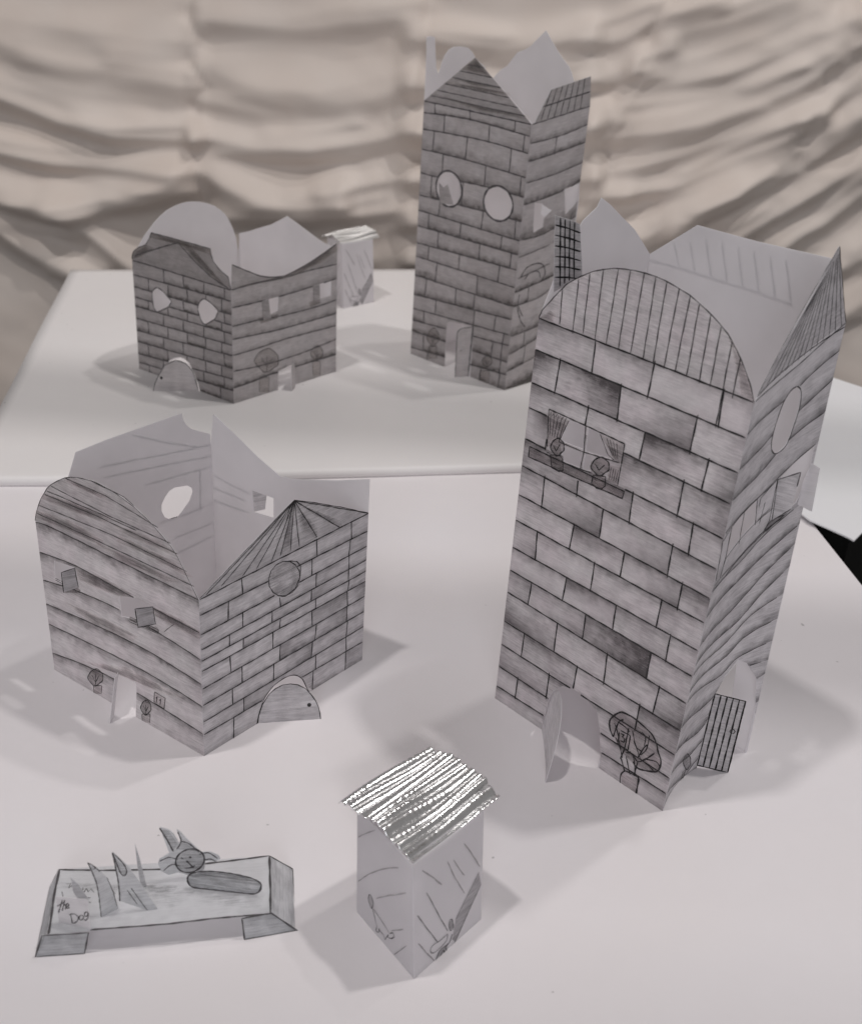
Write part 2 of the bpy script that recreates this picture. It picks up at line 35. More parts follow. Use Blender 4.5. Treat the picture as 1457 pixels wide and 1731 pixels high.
W['H1L'] = json.loads('{"P":[[-0.20037,0.50066,0.0],[-0.10587,0.43965,0.0],[-0.20013,0.50076,0.09473],[-0.10441,0.44,0.09458]],"bul":0,"out":[[0.0,0.0],[0.4005,0.0],[0.4222,0.0888],[0.4446,0.2105],[0.4585,0.2358],[0.4804,0.2399],[0.5714,0.2464],[0.5872,0.2385],[0.5641,0.0],[1.0,0.0],[1.0,1.0],[0.9378,1.1084],[0.8881,1.1974],[0.8589,1.2368],[0.8181,1.2678],[0.7499,1.3193],[0.7029,1.3465],[0.6526,1.3711],[0.5886,1.3915],[0.5237,1.4076],[0.4647,1.4139],[0.4045,1.4143],[0.3184,1.3942],[0.2781,1.3803],[0.2366,1.3587],[0.1844,1.3194],[0.1391,1.2767],[0.1105,1.2439],[0.0895,1.2079],[0.058,1.1566],[0.0349,1.1084],[0.0138,1.0529],[0.0,1.0]],"holes":[[[0.0977,0.7949],[0.1716,0.808],[0.2391,0.8184],[0.2399,0.6919],[0.1461,0.6662],[0.0898,0.6791]],[[0.5201,0.7807],[0.6365,0.8244],[0.724,0.8167],[0.731,0.706],[0.6269,0.6872],[0.5222,0.6511]]],"clips":[[[0.4005,-0.0403],[0.4222,0.0888],[0.4446,0.2105],[0.4585,0.2358],[0.4804,0.2399],[0.5714,0.2464],[0.5872,0.2385],[0.5641,-0.0117],[0.5473,-0.1944],[0.3821,-0.2072]]],"inkin":[],"rows":[[[0.0057,0.9948],[0.1378,1.0078],[0.5656,1.0012],[0.9999,0.9999]],[[0.0031,0.803],[0.2489,0.8327],[0.5976,0.817],[0.9979,0.8028]],[[-0.0009,0.6211],[0.2643,0.6717],[0.5879,0.6857],[0.9999,0.6375]],[[0.0024,0.4631],[0.3629,0.5011],[0.6853,0.5123],[0.9995,0.4805]],[[0.0018,0.3254],[0.3988,0.3527],[0.7073,0.3594],[0.9995,0.3363]],[[0.0022,0.1228],[0.262,0.1719],[0.4508,0.1846],[0.7597,0.1699],[0.9985,0.152]],[[0.0007,-0.0009],[0.3938,0.0185],[1.0001,0.0007]]],"joints":[[],[],[],[],[],[]],"ink":[[0.35,[0.0917,0.6669],[0.1461,0.6662],[0.1398,0.6137]],[0.35,[0.5618,0.6527],[0.577,0.6447],[0.7483,0.663],[0.7573,0.6885],[0.7353,0.7004]],[0.3,[0.8517,0.7782],[0.7878,0.6939]]],"fill":[[0.75,[0.2716,0.8151],[0.4274,0.8412],[0.583,0.8284],[0.5168,0.779],[0.3715,0.7579],[0.27,0.7553]],[0.7,[0.7419,0.8135],[0.883,0.8227],[0.9838,0.8105],[0.9823,0.7635],[0.8509,0.7623],[0.7469,0.7694]],[0.62,[0.1661,0.5475],[0.4189,0.5722],[0.595,0.5686],[0.56,0.5251],[0.3296,0.5]],[0.55,[0.2465,0.1894],[0.544,0.3159],[0.8607,0.3159],[0.7338,0.2739],[0.4722,0.2403]]],"draw":[["window_sill",[[0.65,[0.2253,0.696],[0.2626,0.6871],[0.2604,0.6665],[0.1389,0.6066]]],[[0.4,[0.0932,0.6792],[0.1476,0.6783],[0.2604,0.6665]]]],["window_sill",[[0.65,[0.5795,0.6781],[0.7498,0.6892],[0.7563,0.6705],[0.578,0.6581]]],[[0.4,[0.5795,0.6781],[0.7498,0.6892],[0.7563,0.6705],[0.578,0.6581],[0.5795,0.6781]]]],["drawn_plant",[[0.6,[0.3583,0.1535],[0.3544,0.127],[0.3318,0.0977],[0.3113,0.069],[0.2863,0.0518],[0.2702,0.0602],[0.2545,0.0701],[0.2478,0.0893],[0.264,0.1245],[0.2765,0.1466],[0.2985,0.1724],[0.3226,0.1924],[0.3432,0.1887],[0.3589,0.176],[0.3583,0.1535]],[0.4,[0.2845,0.0519],[0.3452,0.0876],[0.3355,0.023],[0.2818,-0.009]]],[[0.5,[0.3583,0.1535],[0.3544,0.127],[0.3318,0.0977],[0.3113,0.069],[0.2863,0.0518],[0.2702,0.0602],[0.2545,0.0701],[0.2478,0.0893],[0.264,0.1245],[0.2765,0.1466],[0.2985,0.1724],[0.3226,0.1924],[0.3432,0.1887],[0.3589,0.176],[0.3583,0.1535]],[0.4,[0.2845,0.0519],[0.2818,-0.009]],[0.4,[0.3452,0.0876],[0.3355,0.023]],[0.4,[0.2845,0.0519],[0.3452,0.0876]],[0.4,[0.2806,0.1254],[0.3019,0.0867],[0.3332,0.1502]],[0.4,[0.3079,0.1468],[0.2995,0.0625]]]],["drawn_plant",[[0.6,[0.6741,0.1316],[0.6718,0.1092],[0.6575,0.0865],[0.6445,0.0641],[0.6286,0.0521],[0.6182,0.0611],[0.608,0.0714],[0.6035,0.0886],[0.6136,0.117],[0.6214,0.1346],[0.6354,0.1543],[0.6508,0.169],[0.6641,0.1635],[0.6743,0.1509],[0.6741,0.1316]],[0.4,[0.6097,0.0466],[0.6661,0.0813],[0.6587,0.0168],[0.6089,-0.0143]]],[[0.5,[0.6741,0.1316],[0.6718,0.1092],[0.6575,0.0865],[0.6445,0.0641],[0.6286,0.0521],[0.6182,0.0611],[0.608,0.0714],[0.6035,0.0886],[0.6136,0.117],[0.6214,0.1346],[0.6354,0.1543],[0.6508,0.169],[0.6641,0.1635],[0.6743,0.1509],[0.6741,0.1316]],[0.4,[0.6097,0.0466],[0.6089,-0.0143]],[0.4,[0.6661,0.0813],[0.6587,0.0168]],[0.4,[0.6097,0.0466],[0.6661,0.0813]],[0.4,[0.6243,0.1159],[0.6383,0.0803],[0.6579,0.1314]],[0.4,[0.6417,0.1313],[0.6369,0.0598]]]],["house_number",[[0.18,[0.7042,0.2563],[0.7722,0.2544],[0.76,0.1752],[0.6964,0.1797]]],[[0.45,[0.7042,0.2563],[0.7722,0.2544],[0.76,0.1752],[0.6964,0.1797],[0.7042,0.2563]],[0.5,[0.7186,0.2308],[0.7129,0.188]],[0.5,[0.7115,0.218],[0.722,0.2346]],[0.5,[0.7425,0.2315],[0.7352,0.1859]],[0.5,[0.732,0.2149],[0.7441,0.2324]]]]],"gable":[[-0.0003,0.9999],[0.0138,1.0529],[0.0349,1.1084],[0.058,1.1566],[0.0895,1.2079],[0.1105,1.2439],[0.1391,1.2767],[0.1844,1.3194],[0.2366,1.3587],[0.2781,1.3803],[0.3184,1.3942],[0.4045,1.4143],[0.4647,1.4139],[0.5237,1.4076],[0.5886,1.3915],[0.6526,1.3711],[0.7029,1.3465],[0.7499,1.3193],[0.8181,1.2678],[0.8589,1.2368],[0.8881,1.1974],[0.9378,1.1084],[0.9999,0.9999]],"gink":[[0.45,[0.2366,1.3587],[0.4899,1.3618],[0.7852,1.314]],[0.45,[0.4042,1.4113],[0.5968,1.4035],[0.6531,1.3785]],[0.45,[0.1381,1.2689],[0.5102,1.2507],[0.8528,1.2553]],[0.45,[0.0885,1.2],[0.4311,1.2155],[0.8887,1.2121]],[0.45,[0.1085,1.228],[0.4332,1.2385],[0.6578,1.2373]],[0.45,[0.0388,1.1132],[0.501,1.1435],[0.9388,1.1351]],[0.45,[0.0192,1.0553],[0.4168,1.0641],[0.9783,1.0671]],[0.4,[-0.0003,0.9999],[0.0138,1.0529],[0.0349,1.1084],[0.058,1.1566],[0.0895,1.2079],[0.1105,1.2439],[0.1391,1.2767],[0.1844,1.3194],[0.2366,1.3587],[0.2781,1.3803],[0.3184,1.3942],[0.4045,1.4143],[0.4647,1.4139],[0.5237,1.4076],[0.5886,1.3915],[0.6526,1.3711],[0.7029,1.3465],[0.7499,1.3193],[0.8181,1.2678],[0.8589,1.2368],[0.8881,1.1974],[0.9378,1.1084],[0.9999,0.9999]]],"gdark":[[0.75,[0.0885,1.2],[0.2769,1.2289],[0.4792,1.2413],[0.4449,1.1995],[0.2549,1.1746],[0.0843,1.1679]],[0.75,[0.0328,1.069],[0.2308,1.1035],[0.4186,1.083],[0.3992,1.0438],[0.2072,1.0394],[0.0169,1.0263]],[0.6,[0.2759,1.3606],[0.4895,1.3574],[0.4425,1.3371],[0.2422,1.3392]],[0.6,[0.5777,1.1566],[0.8123,1.1569],[0.9523,1.1228],[0.9237,1.1088],[0.7525,1.121],[0.5596,1.1186]],[0.55,[0.507,1.2127],[0.7591,1.2333],[0.8719,1.2142],[0.8142,1.1941],[0.6246,1.1857]],[0.6,[0.4156,1.0514],[0.645,1.0546],[0.8643,1.05],[0.8051,1.0206],[0.5662,1.0091]]]}')
W['H1R'] = json.loads('{"P":[[-0.10587,0.43965,0.0],[-0.03377,0.52733,0.0],[-0.10441,0.44,0.09458],[-0.03283,0.52739,0.09634]],"bul":0,"out":[[0.0,0.0],[0.3038,0.0],[0.3194,0.0666],[0.3503,0.1418],[0.3964,0.189],[0.4506,0.2051],[0.4977,0.2037],[0.5457,0.1794],[0.5866,0.1279],[0.6121,0.0629],[0.6607,0.0],[1.0,0.0],[1.0,1.0],[0.8463,1.1045],[0.6852,1.2092],[0.5256,1.3063],[0.4172,1.2464],[0.332,1.197],[0.2067,1.1248],[0.0977,1.0623],[0.0,1.0]],"holes":[],"clips":[[[0.3038,-0.011],[0.3194,0.0666],[0.3503,0.1418],[0.3964,0.189],[0.4506,0.2051],[0.4977,0.2037],[0.5457,0.1794],[0.5866,0.1279],[0.6121,0.0629],[0.6607,-0.0658],[0.6723,-0.4944],[0.2948,-0.2129]],[[0.5646,0.81],[0.5599,0.8608],[0.5373,0.9113],[0.5017,0.9514],[0.4605,0.9736],[0.4216,0.9737],[0.3925,0.9522],[0.3785,0.9131],[0.3823,0.8638],[0.4035,0.8136],[0.4382,0.7725],[0.4798,0.7488],[0.52,0.7476],[0.5504,0.7695]]],"inkin":[],"rows":[[[0.0012,0.9992],[0.9998,0.9993]],[[0.001,0.9051],[1.0017,0.886]],[[0.0016,0.7876],[1.0011,0.7883]],[[0.0016,0.6946],[1.0001,0.6978]],[[0.0009,0.6243],[1.0001,0.6223]],[[0.0018,0.5601],[0.9997,0.5547]],[[0.0013,0.4475],[0.9991,0.452]],[[0.0024,0.3399],[0.9985,0.3477]],[[0.0022,0.2313],[0.9997,0.2407]],[[0.004,0.145],[1.0009,0.132]],[[-0.0,0.0],[1.0,0.0]]],"joints":[[0.2294,0.6675,0.8877],[0.1517,0.6386,0.8805],[0.2297,0.4453,0.6671,0.8794],[0.1553,0.3991,0.6389,0.8791],[0.2308,0.4459,0.6673,0.8816],[0.1583,0.4038,0.6456,0.8774],[0.2227,0.4466,0.6714,0.877],[0.1663,0.4086,0.6491,0.8809],[0.2304,0.6759,0.8794],[0.17,0.6587,0.8797]],"ink":[[0.5,[0.3038,-0.011],[0.3194,0.0666],[0.3503,0.1418],[0.3964,0.189],[0.4506,0.2051],[0.4977,0.2037],[0.5457,0.1794],[0.5866,0.1279],[0.6121,0.0629],[0.6607,-0.0658]]],"fill":[],"draw":[["round_window",[[0.2,[0.5646,0.81],[0.5599,0.8608],[0.5373,0.9113],[0.5017,0.9514],[0.4605,0.9736],[0.4216,0.9737],[0.3925,0.9522],[0.3785,0.9131],[0.3823,0.8638],[0.4035,0.8136],[0.4382,0.7725],[0.4798,0.7488],[0.52,0.7476],[0.5504,0.7695]]],[[0.5,[0.5646,0.81],[0.5599,0.8608],[0.5373,0.9113],[0.5017,0.9514],[0.4605,0.9736],[0.4216,0.9737],[0.3925,0.9522],[0.3785,0.9131],[0.3823,0.8638],[0.4035,0.8136],[0.4382,0.7725],[0.4798,0.7488],[0.52,0.7476],[0.5504,0.7695],[0.5646,0.81]],[0.5,[0.4918,0.9595],[0.5448,0.928],[0.5682,0.8872],[0.566,0.8252],[0.536,0.7621],[0.4783,0.7468],[0.4481,0.764]]]]],"gable":[[0.0013,1.0036],[0.0977,1.0623],[0.2067,1.1248],[0.332,1.197],[0.4172,1.2464],[0.5256,1.3063],[0.6852,1.2092],[0.8463,1.1045],[0.9998,0.9993]],"gink":[[0.5,[0.5256,1.3033],[0.0368,1.0082]],[0.5,[0.5256,1.3033],[0.1167,1.0145]],[0.5,[0.5256,1.3033],[0.2327,1.0093]],[0.5,[0.5256,1.3033],[0.3099,1.009]],[0.5,[0.5256,1.3033],[0.3959,1.0079]],[0.5,[0.5256,1.3033],[0.447,1.0141]],[0.5,[0.5256,1.3033],[0.5062,1.0165]],[0.5,[0.5256,1.3033],[0.5589,1.012]],[0.5,[0.5256,1.3033],[0.6663,1.0154]],[0.5,[0.5256,1.3033],[0.8094,1.0025]],[0.5,[0.5256,1.3033],[0.9911,1.0035]],[0.4,[0.5037,1.2919],[0.4825,1.2065],[0.3959,1.0079]],[0.4,[0.0013,1.0036],[0.0977,1.0623],[0.2067,1.1248],[0.332,1.197],[0.4172,1.2464],[0.5256,1.3063],[0.6852,1.2092],[0.8463,1.1045],[0.9998,0.9993]]],"gdark":[[0.6,[0.5257,1.296],[0.5062,1.0211],[0.447,1.0218],[0.4899,1.2029]],[0.55,[0.5258,1.2886],[0.6651,1.07],[0.6584,1.0194],[0.5806,1.082]],[0.55,[0.5406,1.2815],[0.808,1.0455],[0.8093,1.0057],[0.6557,1.151]]]}')
W['H1G'] = json.loads('{"P":[[-0.03377,0.52733,0.0],[-0.12827,0.58834,0.0],[-0.03283,0.52739,0.09634],[-0.12798,0.5884,0.09848]],"bul":0,"out":[[0.0,0.0],[1.0,0.0],[1.0,1.0],[0.9737,1.2193],[0.833,1.1469],[0.6857,1.0621],[0.5398,0.9973],[0.4757,1.0101],[0.3967,1.0358],[0.183,1.1231],[0.0,1.2116]],"holes":[[[0.7231,0.8257],[0.5814,0.8372],[0.5823,0.7063],[0.7121,0.6876]]],"clips":[],"inkin":[[[0.9868,0.8149],[0.8601,0.8008],[0.7321,0.7968]],[[0.9938,0.6418],[0.7432,0.6653]],[[0.9903,0.7289],[0.7759,0.7359]]],"rows":[],"joints":[],"ink":[],"fill":[],"draw":[]}')
W['H1F'] = json.loads('{"P":[[-0.12827,0.58834,0.0],[-0.20037,0.50066,0.0],[-0.12798,0.5884,0.09848],[-0.20013,0.50076,0.09473]],"bul":0,"out":[[0.0,0.0],[1.0,0.0],[1.0,1.0],[0.8145,1.1754],[0.7853,1.2486],[0.7646,1.3025],[0.5993,1.3036],[0.3891,1.2932],[0.1705,1.2835],[0.1663,1.246],[0.1486,1.2025],[0.1196,1.1635],[0.0666,1.1253],[0.0047,1.0832],[0.0,1.0]],"holes":[[[0.2374,0.8376],[0.1602,0.8152],[0.133,0.7859],[0.128,0.7584],[0.1495,0.7093],[0.1964,0.6637],[0.2327,0.6352],[0.2793,0.6443],[0.3086,0.6756],[0.3243,0.7221],[0.3216,0.766],[0.2979,0.8046],[0.2718,0.8305]]],"clips":[],"inkin":[[[0.4623,1.2709],[0.2808,1.1452],[0.0712,1.0224]],[[0.6526,1.156],[0.4592,1.114],[0.2253,1.0573],[0.0076,1.0114]],[[0.631,1.0835],[0.2891,1.0052],[0.0026,0.9354]],[[0.4133,0.933],[0.2029,0.901],[-0.0029,0.8667]],[[0.341,0.6492],[0.1536,0.626],[0.0065,0.625]],[[0.2557,0.5035],[0.0119,0.4881]],[[0.2458,0.3932],[0.0153,0.4012]],[[0.1748,0.8386],[0.1701,0.8696]],[[0.0776,0.8775],[0.087,0.594]]],"rows":[],"joints":[],"ink":[],"fill":[],"draw":[]}')
W['H2L'] = json.loads('{"P":[[-0.25448,0.90269,0.007],[-0.16364,0.84437,0.007],[-0.25377,0.90289,0.10218],[-0.16302,0.84449,0.10198]],"bul":0,"out":[[0.0,0.0],[0.2783,0.0],[0.2954,0.0943],[0.3412,0.1876],[0.3932,0.2265],[0.4539,0.2524],[0.5028,0.2506],[0.5504,0.2279],[0.5959,0.1649],[0.6309,0.0809],[0.6562,0.0],[1.0,0.0],[1.0,1.0],[0.9874,1.0589],[0.9762,1.1024],[0.8883,1.1487],[0.8361,1.1968],[0.8166,1.2532],[0.8128,1.2935],[0.511,1.2892],[0.227,1.2823],[0.1997,1.2239],[0.1606,1.1669],[0.0787,1.1195],[0.026,1.0774],[0.0092,1.0409],[0.0,1.0]],"holes":[[[0.1957,0.755],[0.2115,0.784],[0.2431,0.8157],[0.2763,0.8149],[0.3107,0.803],[0.3572,0.7716],[0.3941,0.7408],[0.3825,0.7079],[0.351,0.671],[0.2998,0.6348],[0.2383,0.5988],[0.2139,0.6187],[0.2021,0.6488]],[[0.6669,0.7477],[0.6824,0.8006],[0.7121,0.8412],[0.746,0.8539],[0.7862,0.8427],[0.8312,0.8186],[0.8668,0.7886],[0.8563,0.7502],[0.8366,0.7122],[0.7887,0.669],[0.7312,0.6325],[0.7037,0.6474],[0.6829,0.6871]]],"clips":[[[0.2783,-0.0174],[0.2954,0.0943],[0.3412,0.1876],[0.3932,0.2265],[0.4539,0.2524],[0.5028,0.2506],[0.5504,0.2279],[0.5959,0.1649],[0.6309,0.0809],[0.6562,-0.0067],[0.6431,-0.305],[0.2573,-0.3499]]],"inkin":[],"rows":[[[-0.0007,0.9929],[1.0,1.0001]],[[-0.0051,0.8658],[0.9991,0.9057]],[[-0.0058,0.758],[0.9978,0.7911]],[[-0.003,0.6668],[0.9971,0.7011]],[[0.0025,0.584],[0.9968,0.625]],[[0.0019,0.4731],[0.9977,0.5273]],[[0.0012,0.3611],[0.997,0.4331]],[[0.0034,0.2573],[0.9976,0.32]],[[0.0027,0.1429],[1.0006,0.2232]],[[0.0027,0.063],[0.9996,0.1173]],[[-0.0,-0.0],[1.0,-0.0]]],"joints":[[0.33,0.531,0.7363,0.937],[0.1642,0.3669,0.5659,0.7496,0.9061],[0.3158,0.5193,0.7271,0.9303],[0.1507,0.3556,0.5567,0.7422,0.9003],[0.3039,0.5095,0.7194,0.9246],[0.1358,0.3431,0.5464,0.734,0.8938],[0.2906,0.4986,0.7109,0.9184],[0.1205,0.3302,0.5359,0.7256,0.8871],[0.2771,0.4875,0.7022,0.912],[0.1161,0.8699]],"ink":[[0.9,[0.1957,0.755],[0.2115,0.784],[0.2431,0.8157],[0.2763,0.8149],[0.3107,0.803],[0.3572,0.7716],[0.3941,0.7408],[0.3825,0.7079],[0.351,0.671],[0.2998,0.6348],[0.2383,0.5988],[0.2139,0.6187],[0.2021,0.6488],[0.1957,0.755]],[0.9,[0.6669,0.7477],[0.6824,0.8006],[0.7121,0.8412],[0.746,0.8539],[0.7862,0.8427],[0.8312,0.8186],[0.8668,0.7886],[0.8563,0.7502],[0.8366,0.7122],[0.7887,0.669],[0.7312,0.6325],[0.7037,0.6474],[0.6829,0.6871],[0.6669,0.7477]]],"fill":[],"draw":[],"gable":[[-0.0003,0.9979],[0.0092,1.0409],[0.026,1.0774],[0.0787,1.1195],[0.1606,1.1669],[0.1997,1.2239],[0.227,1.2823],[0.511,1.2892],[0.8128,1.2935],[0.8166,1.2532],[0.8361,1.1968],[0.8883,1.1487],[0.9762,1.1024],[0.9874,1.0589],[1.0,1.0001]],"gink":[[1.0,[0.0328,1.0388],[0.2563,1.151],[0.4909,1.2642],[0.6698,1.1384],[0.8128,1.0588],[0.9734,1.0084]],[0.8,[-0.0003,0.9979],[0.0092,1.0409],[0.026,1.0774],[0.0787,1.1195],[0.1606,1.1669],[0.1997,1.2239],[0.227,1.2823],[0.511,1.2892],[0.8128,1.2935],[0.8166,1.2532],[0.8361,1.1968],[0.8883,1.1487],[0.9762,1.1024],[0.9874,1.0589],[1.0,1.0001]]],"gdark":[[0.75,[-0.0003,0.9979],[0.0254,1.0692],[0.16,1.1588],[0.2367,1.1461],[0.0927,1.0459]],[0.85,[0.5098,1.2688],[0.5665,1.2874],[0.7094,1.2029],[0.9206,1.0409],[0.9734,1.0084],[0.8843,1.0311],[0.6881,1.1353]],[0.8,[0.2266,1.2776],[0.5106,1.283],[0.8035,1.285],[0.7839,1.2449],[0.5274,1.25],[0.2238,1.2377]]]}')
W['H2R'] = json.loads('{"P":[[-0.16364,0.84437,0.007],[-0.08961,0.9233,0.007],[-0.16302,0.84449,0.10198],[-0.09004,0.92325,0.10255]],"bul":0,"out":[[0.0,0.0],[0.415,0.0],[0.4204,0.1765],[0.4966,0.1891],[0.5791,0.2036],[0.5914,0.0],[1.0,0.0],[1.0,1.0],[0.9976,1.1873],[0.9378,1.1622],[0.8636,1.1289],[0.7716,1.0934],[0.6806,1.0645],[0.5728,1.0318],[0.4841,1.0148],[0.4054,1.0229],[0.3279,1.0421],[0.243,1.0755],[0.1597,1.1192],[0.078,1.1714],[0.0104,1.2169],[0.0,1.0]],"holes":[[[0.2769,0.8415],[0.4265,0.8442],[0.42,0.7214],[0.2852,0.698]],[[0.7633,0.8581],[0.9446,0.8647],[0.9384,0.7317],[0.7731,0.7309]]],"clips":[[[0.415,-0.0202],[0.4204,0.1765],[0.4966,0.1891],[0.5791,0.2036],[0.5914,-0.0032],[0.5866,-0.3743],[0.4124,-0.316]]],"inkin":[],"rows":[[[0.0049,0.999],[0.1575,1.007],[0.3273,1.0025],[0.484,0.9955],[0.6807,1.003],[1.0,0.9985]],[[0.0044,0.8495],[0.2564,0.8433],[0.43,0.8417],[0.7541,0.8553],[0.994,0.8702]],[[0.0004,0.6906],[0.2367,0.6859],[0.4284,0.6698],[0.7547,0.6631],[0.9964,0.677]],[[0.0008,0.5769],[0.2347,0.563],[0.4273,0.5501],[0.994,0.5524]],[[0.0024,0.4367],[0.2327,0.4386],[0.4982,0.4502],[0.9935,0.4397]],[[0.0023,0.2949],[0.3179,0.2703],[0.681,0.2795],[0.995,0.3128]],[[0.0002,0.143],[0.1757,0.1493],[0.4059,0.1669],[0.9967,0.1646]],[[-0.0,0.0],[1.0,-0.0]]],"joints":[[],[],[],[],[],[],[]],"ink":[],"fill":[],"draw":[["drawn_plant",[[0.6,[0.4195,0.2754],[0.4159,0.2321],[0.3717,0.2154],[0.3326,0.1964],[0.282,0.2069],[0.2461,0.2495],[0.2112,0.2938],[0.1934,0.3403],[0.2206,0.3785],[0.2428,0.3988],[0.2849,0.4107],[0.3332,0.4085],[0.3791,0.3673],[0.4163,0.3171],[0.4195,0.2754]],[0.4,[0.2372,0.1738],[0.3305,0.1459],[0.3253,0.0077],[0.2386,0.0346]]],[[0.5,[0.4195,0.2754],[0.4159,0.2321],[0.3717,0.2154],[0.3326,0.1964],[0.282,0.2069],[0.2461,0.2495],[0.2112,0.2938],[0.1934,0.3403],[0.2206,0.3785],[0.2428,0.3988],[0.2849,0.4107],[0.3332,0.4085],[0.3791,0.3673],[0.4163,0.3171],[0.4195,0.2754]],[0.4,[0.2372,0.1738],[0.2386,0.0346]],[0.4,[0.3305,0.1459],[0.3253,0.0077]],[0.4,[0.2372,0.1738],[0.3305,0.1459]],[0.4,[0.2558,0.3529],[0.3087,0.2456],[0.3645,0.3117]],[0.4,[0.3101,0.3477],[0.3082,0.2044]]]],["drawn_plant",[[0.6,[0.8608,0.2152],[0.8592,0.1867],[0.835,0.1743],[0.8136,0.1605],[0.7854,0.1657],[0.765,0.1925],[0.745,0.2205],[0.7345,0.2505],[0.7493,0.2766],[0.7615,0.2908],[0.7848,0.2999],[0.8117,0.2999],[0.8376,0.2742],[0.8586,0.2423],[0.8608,0.2152]],[0.4,[0.7563,0.1703],[0.8363,0.1475],[0.8333,0.0139],[0.7606,0.0355]]],[[0.5,[0.8608,0.2152],[0.8592,0.1867],[0.835,0.1743],[0.8136,0.1605],[0.7854,0.1657],[0.765,0.1925],[0.745,0.2205],[0.7345,0.2505],[0.7493,0.2766],[0.7615,0.2908],[0.7848,0.2999],[0.8117,0.2999],[0.8376,0.2742],[0.8586,0.2423],[0.8608,0.2152]],[0.4,[0.7563,0.1703],[0.7606,0.0355]],[0.4,[0.8363,0.1475],[0.8333,0.0139]],[0.4,[0.7563,0.1703],[0.8363,0.1475]],[0.4,[0.7692,0.2608],[0.7998,0.192],[0.8301,0.2372]],[0.4,[0.7995,0.2591],[0.8,0.165]]]],["window_sill",[[0.75,[0.2284,0.7044],[0.3234,0.6965],[0.4198,0.6918],[0.4194,0.6555],[0.262,0.6499]]],[]],["window_sill",[[0.75,[0.7176,0.7226],[0.829,0.7241],[0.833,0.6895],[0.7362,0.6761]]],[]]],"gable":[[-0.0,1.0001],[0.0104,1.2169],[0.078,1.1714],[0.1597,1.1192],[0.243,1.0755],[0.3279,1.0421],[0.4054,1.0229],[0.4841,1.0148],[0.5728,1.0318],[0.6806,1.0645],[0.7716,1.0934],[0.8636,1.1289],[0.9378,1.1622],[0.9976,1.1873],[1.0,0.9985]],"gink":[[0.8,[0.0166,1.2049],[0.2597,1.0575],[0.3278,1.0342],[0.4054,1.0166],[0.4929,1.0064],[0.6807,1.0516],[0.8636,1.1176],[0.9902,1.1774]]],"gdark":[[0.8,[0.0118,1.0129],[0.1914,1.018],[0.4315,1.0107],[0.4841,1.0116],[0.4839,0.9827],[0.3272,0.9946]],[0.8,[0.4841,1.0116],[0.6807,1.0597],[0.9902,1.1807],[0.991,1.1154],[0.8271,1.0441],[0.6085,1.0029]]]}')
W['H2F'] = json.loads('{"P":[[-0.18045,0.98162,0.007],[-0.25448,0.90269,0.007],[-0.18079,0.98165,0.10274],[-0.25377,0.90289,0.10218]],"bul":0,"out":[[0.0,0.0],[1.0,0.0],[1.0,1.0],[0.9453,1.0918],[0.8737,1.1901],[0.7946,1.271],[0.7337,1.3204],[0.6731,1.3572],[0.613,1.3784],[0.553,1.3918],[0.4929,1.3957],[0.4328,1.3901],[0.3639,1.3748],[0.2946,1.3497],[0.2338,1.3177],[0.1816,1.2754],[0.1381,1.2311],[0.1038,1.1746],[0.0664,1.0917],[0.0331,0.983],[0.0221,0.8686],[0.0262,0.7474],[0.0,1.0]],"holes":[],"clips":[],"inkin":[],"rows":[],"joints":[],"ink":[],"fill":[],"draw":[]}')
W['H2G'] = json.loads('{"P":[[-0.08961,0.9233,0.007],[-0.18045,0.98162,0.007],[-0.09004,0.92325,0.10255],[-0.18079,0.98165,0.10274]],"bul":0,"out":[[0.0,0.0],[1.0,0.0],[1.0,1.0],[1.002,1.0274],[0.8965,1.0696],[0.7763,1.1319],[0.6584,1.1881],[0.571,1.2466],[0.4944,1.3004],[0.4101,1.2677],[0.3171,1.2291],[0.2246,1.1891],[0.1326,1.1543],[0.0414,1.1359],[0.0,1.0]],"holes":[],"clips":[],"inkin":[],"rows":[],"joints":[],"ink":[],"fill":[],"draw":[]}')
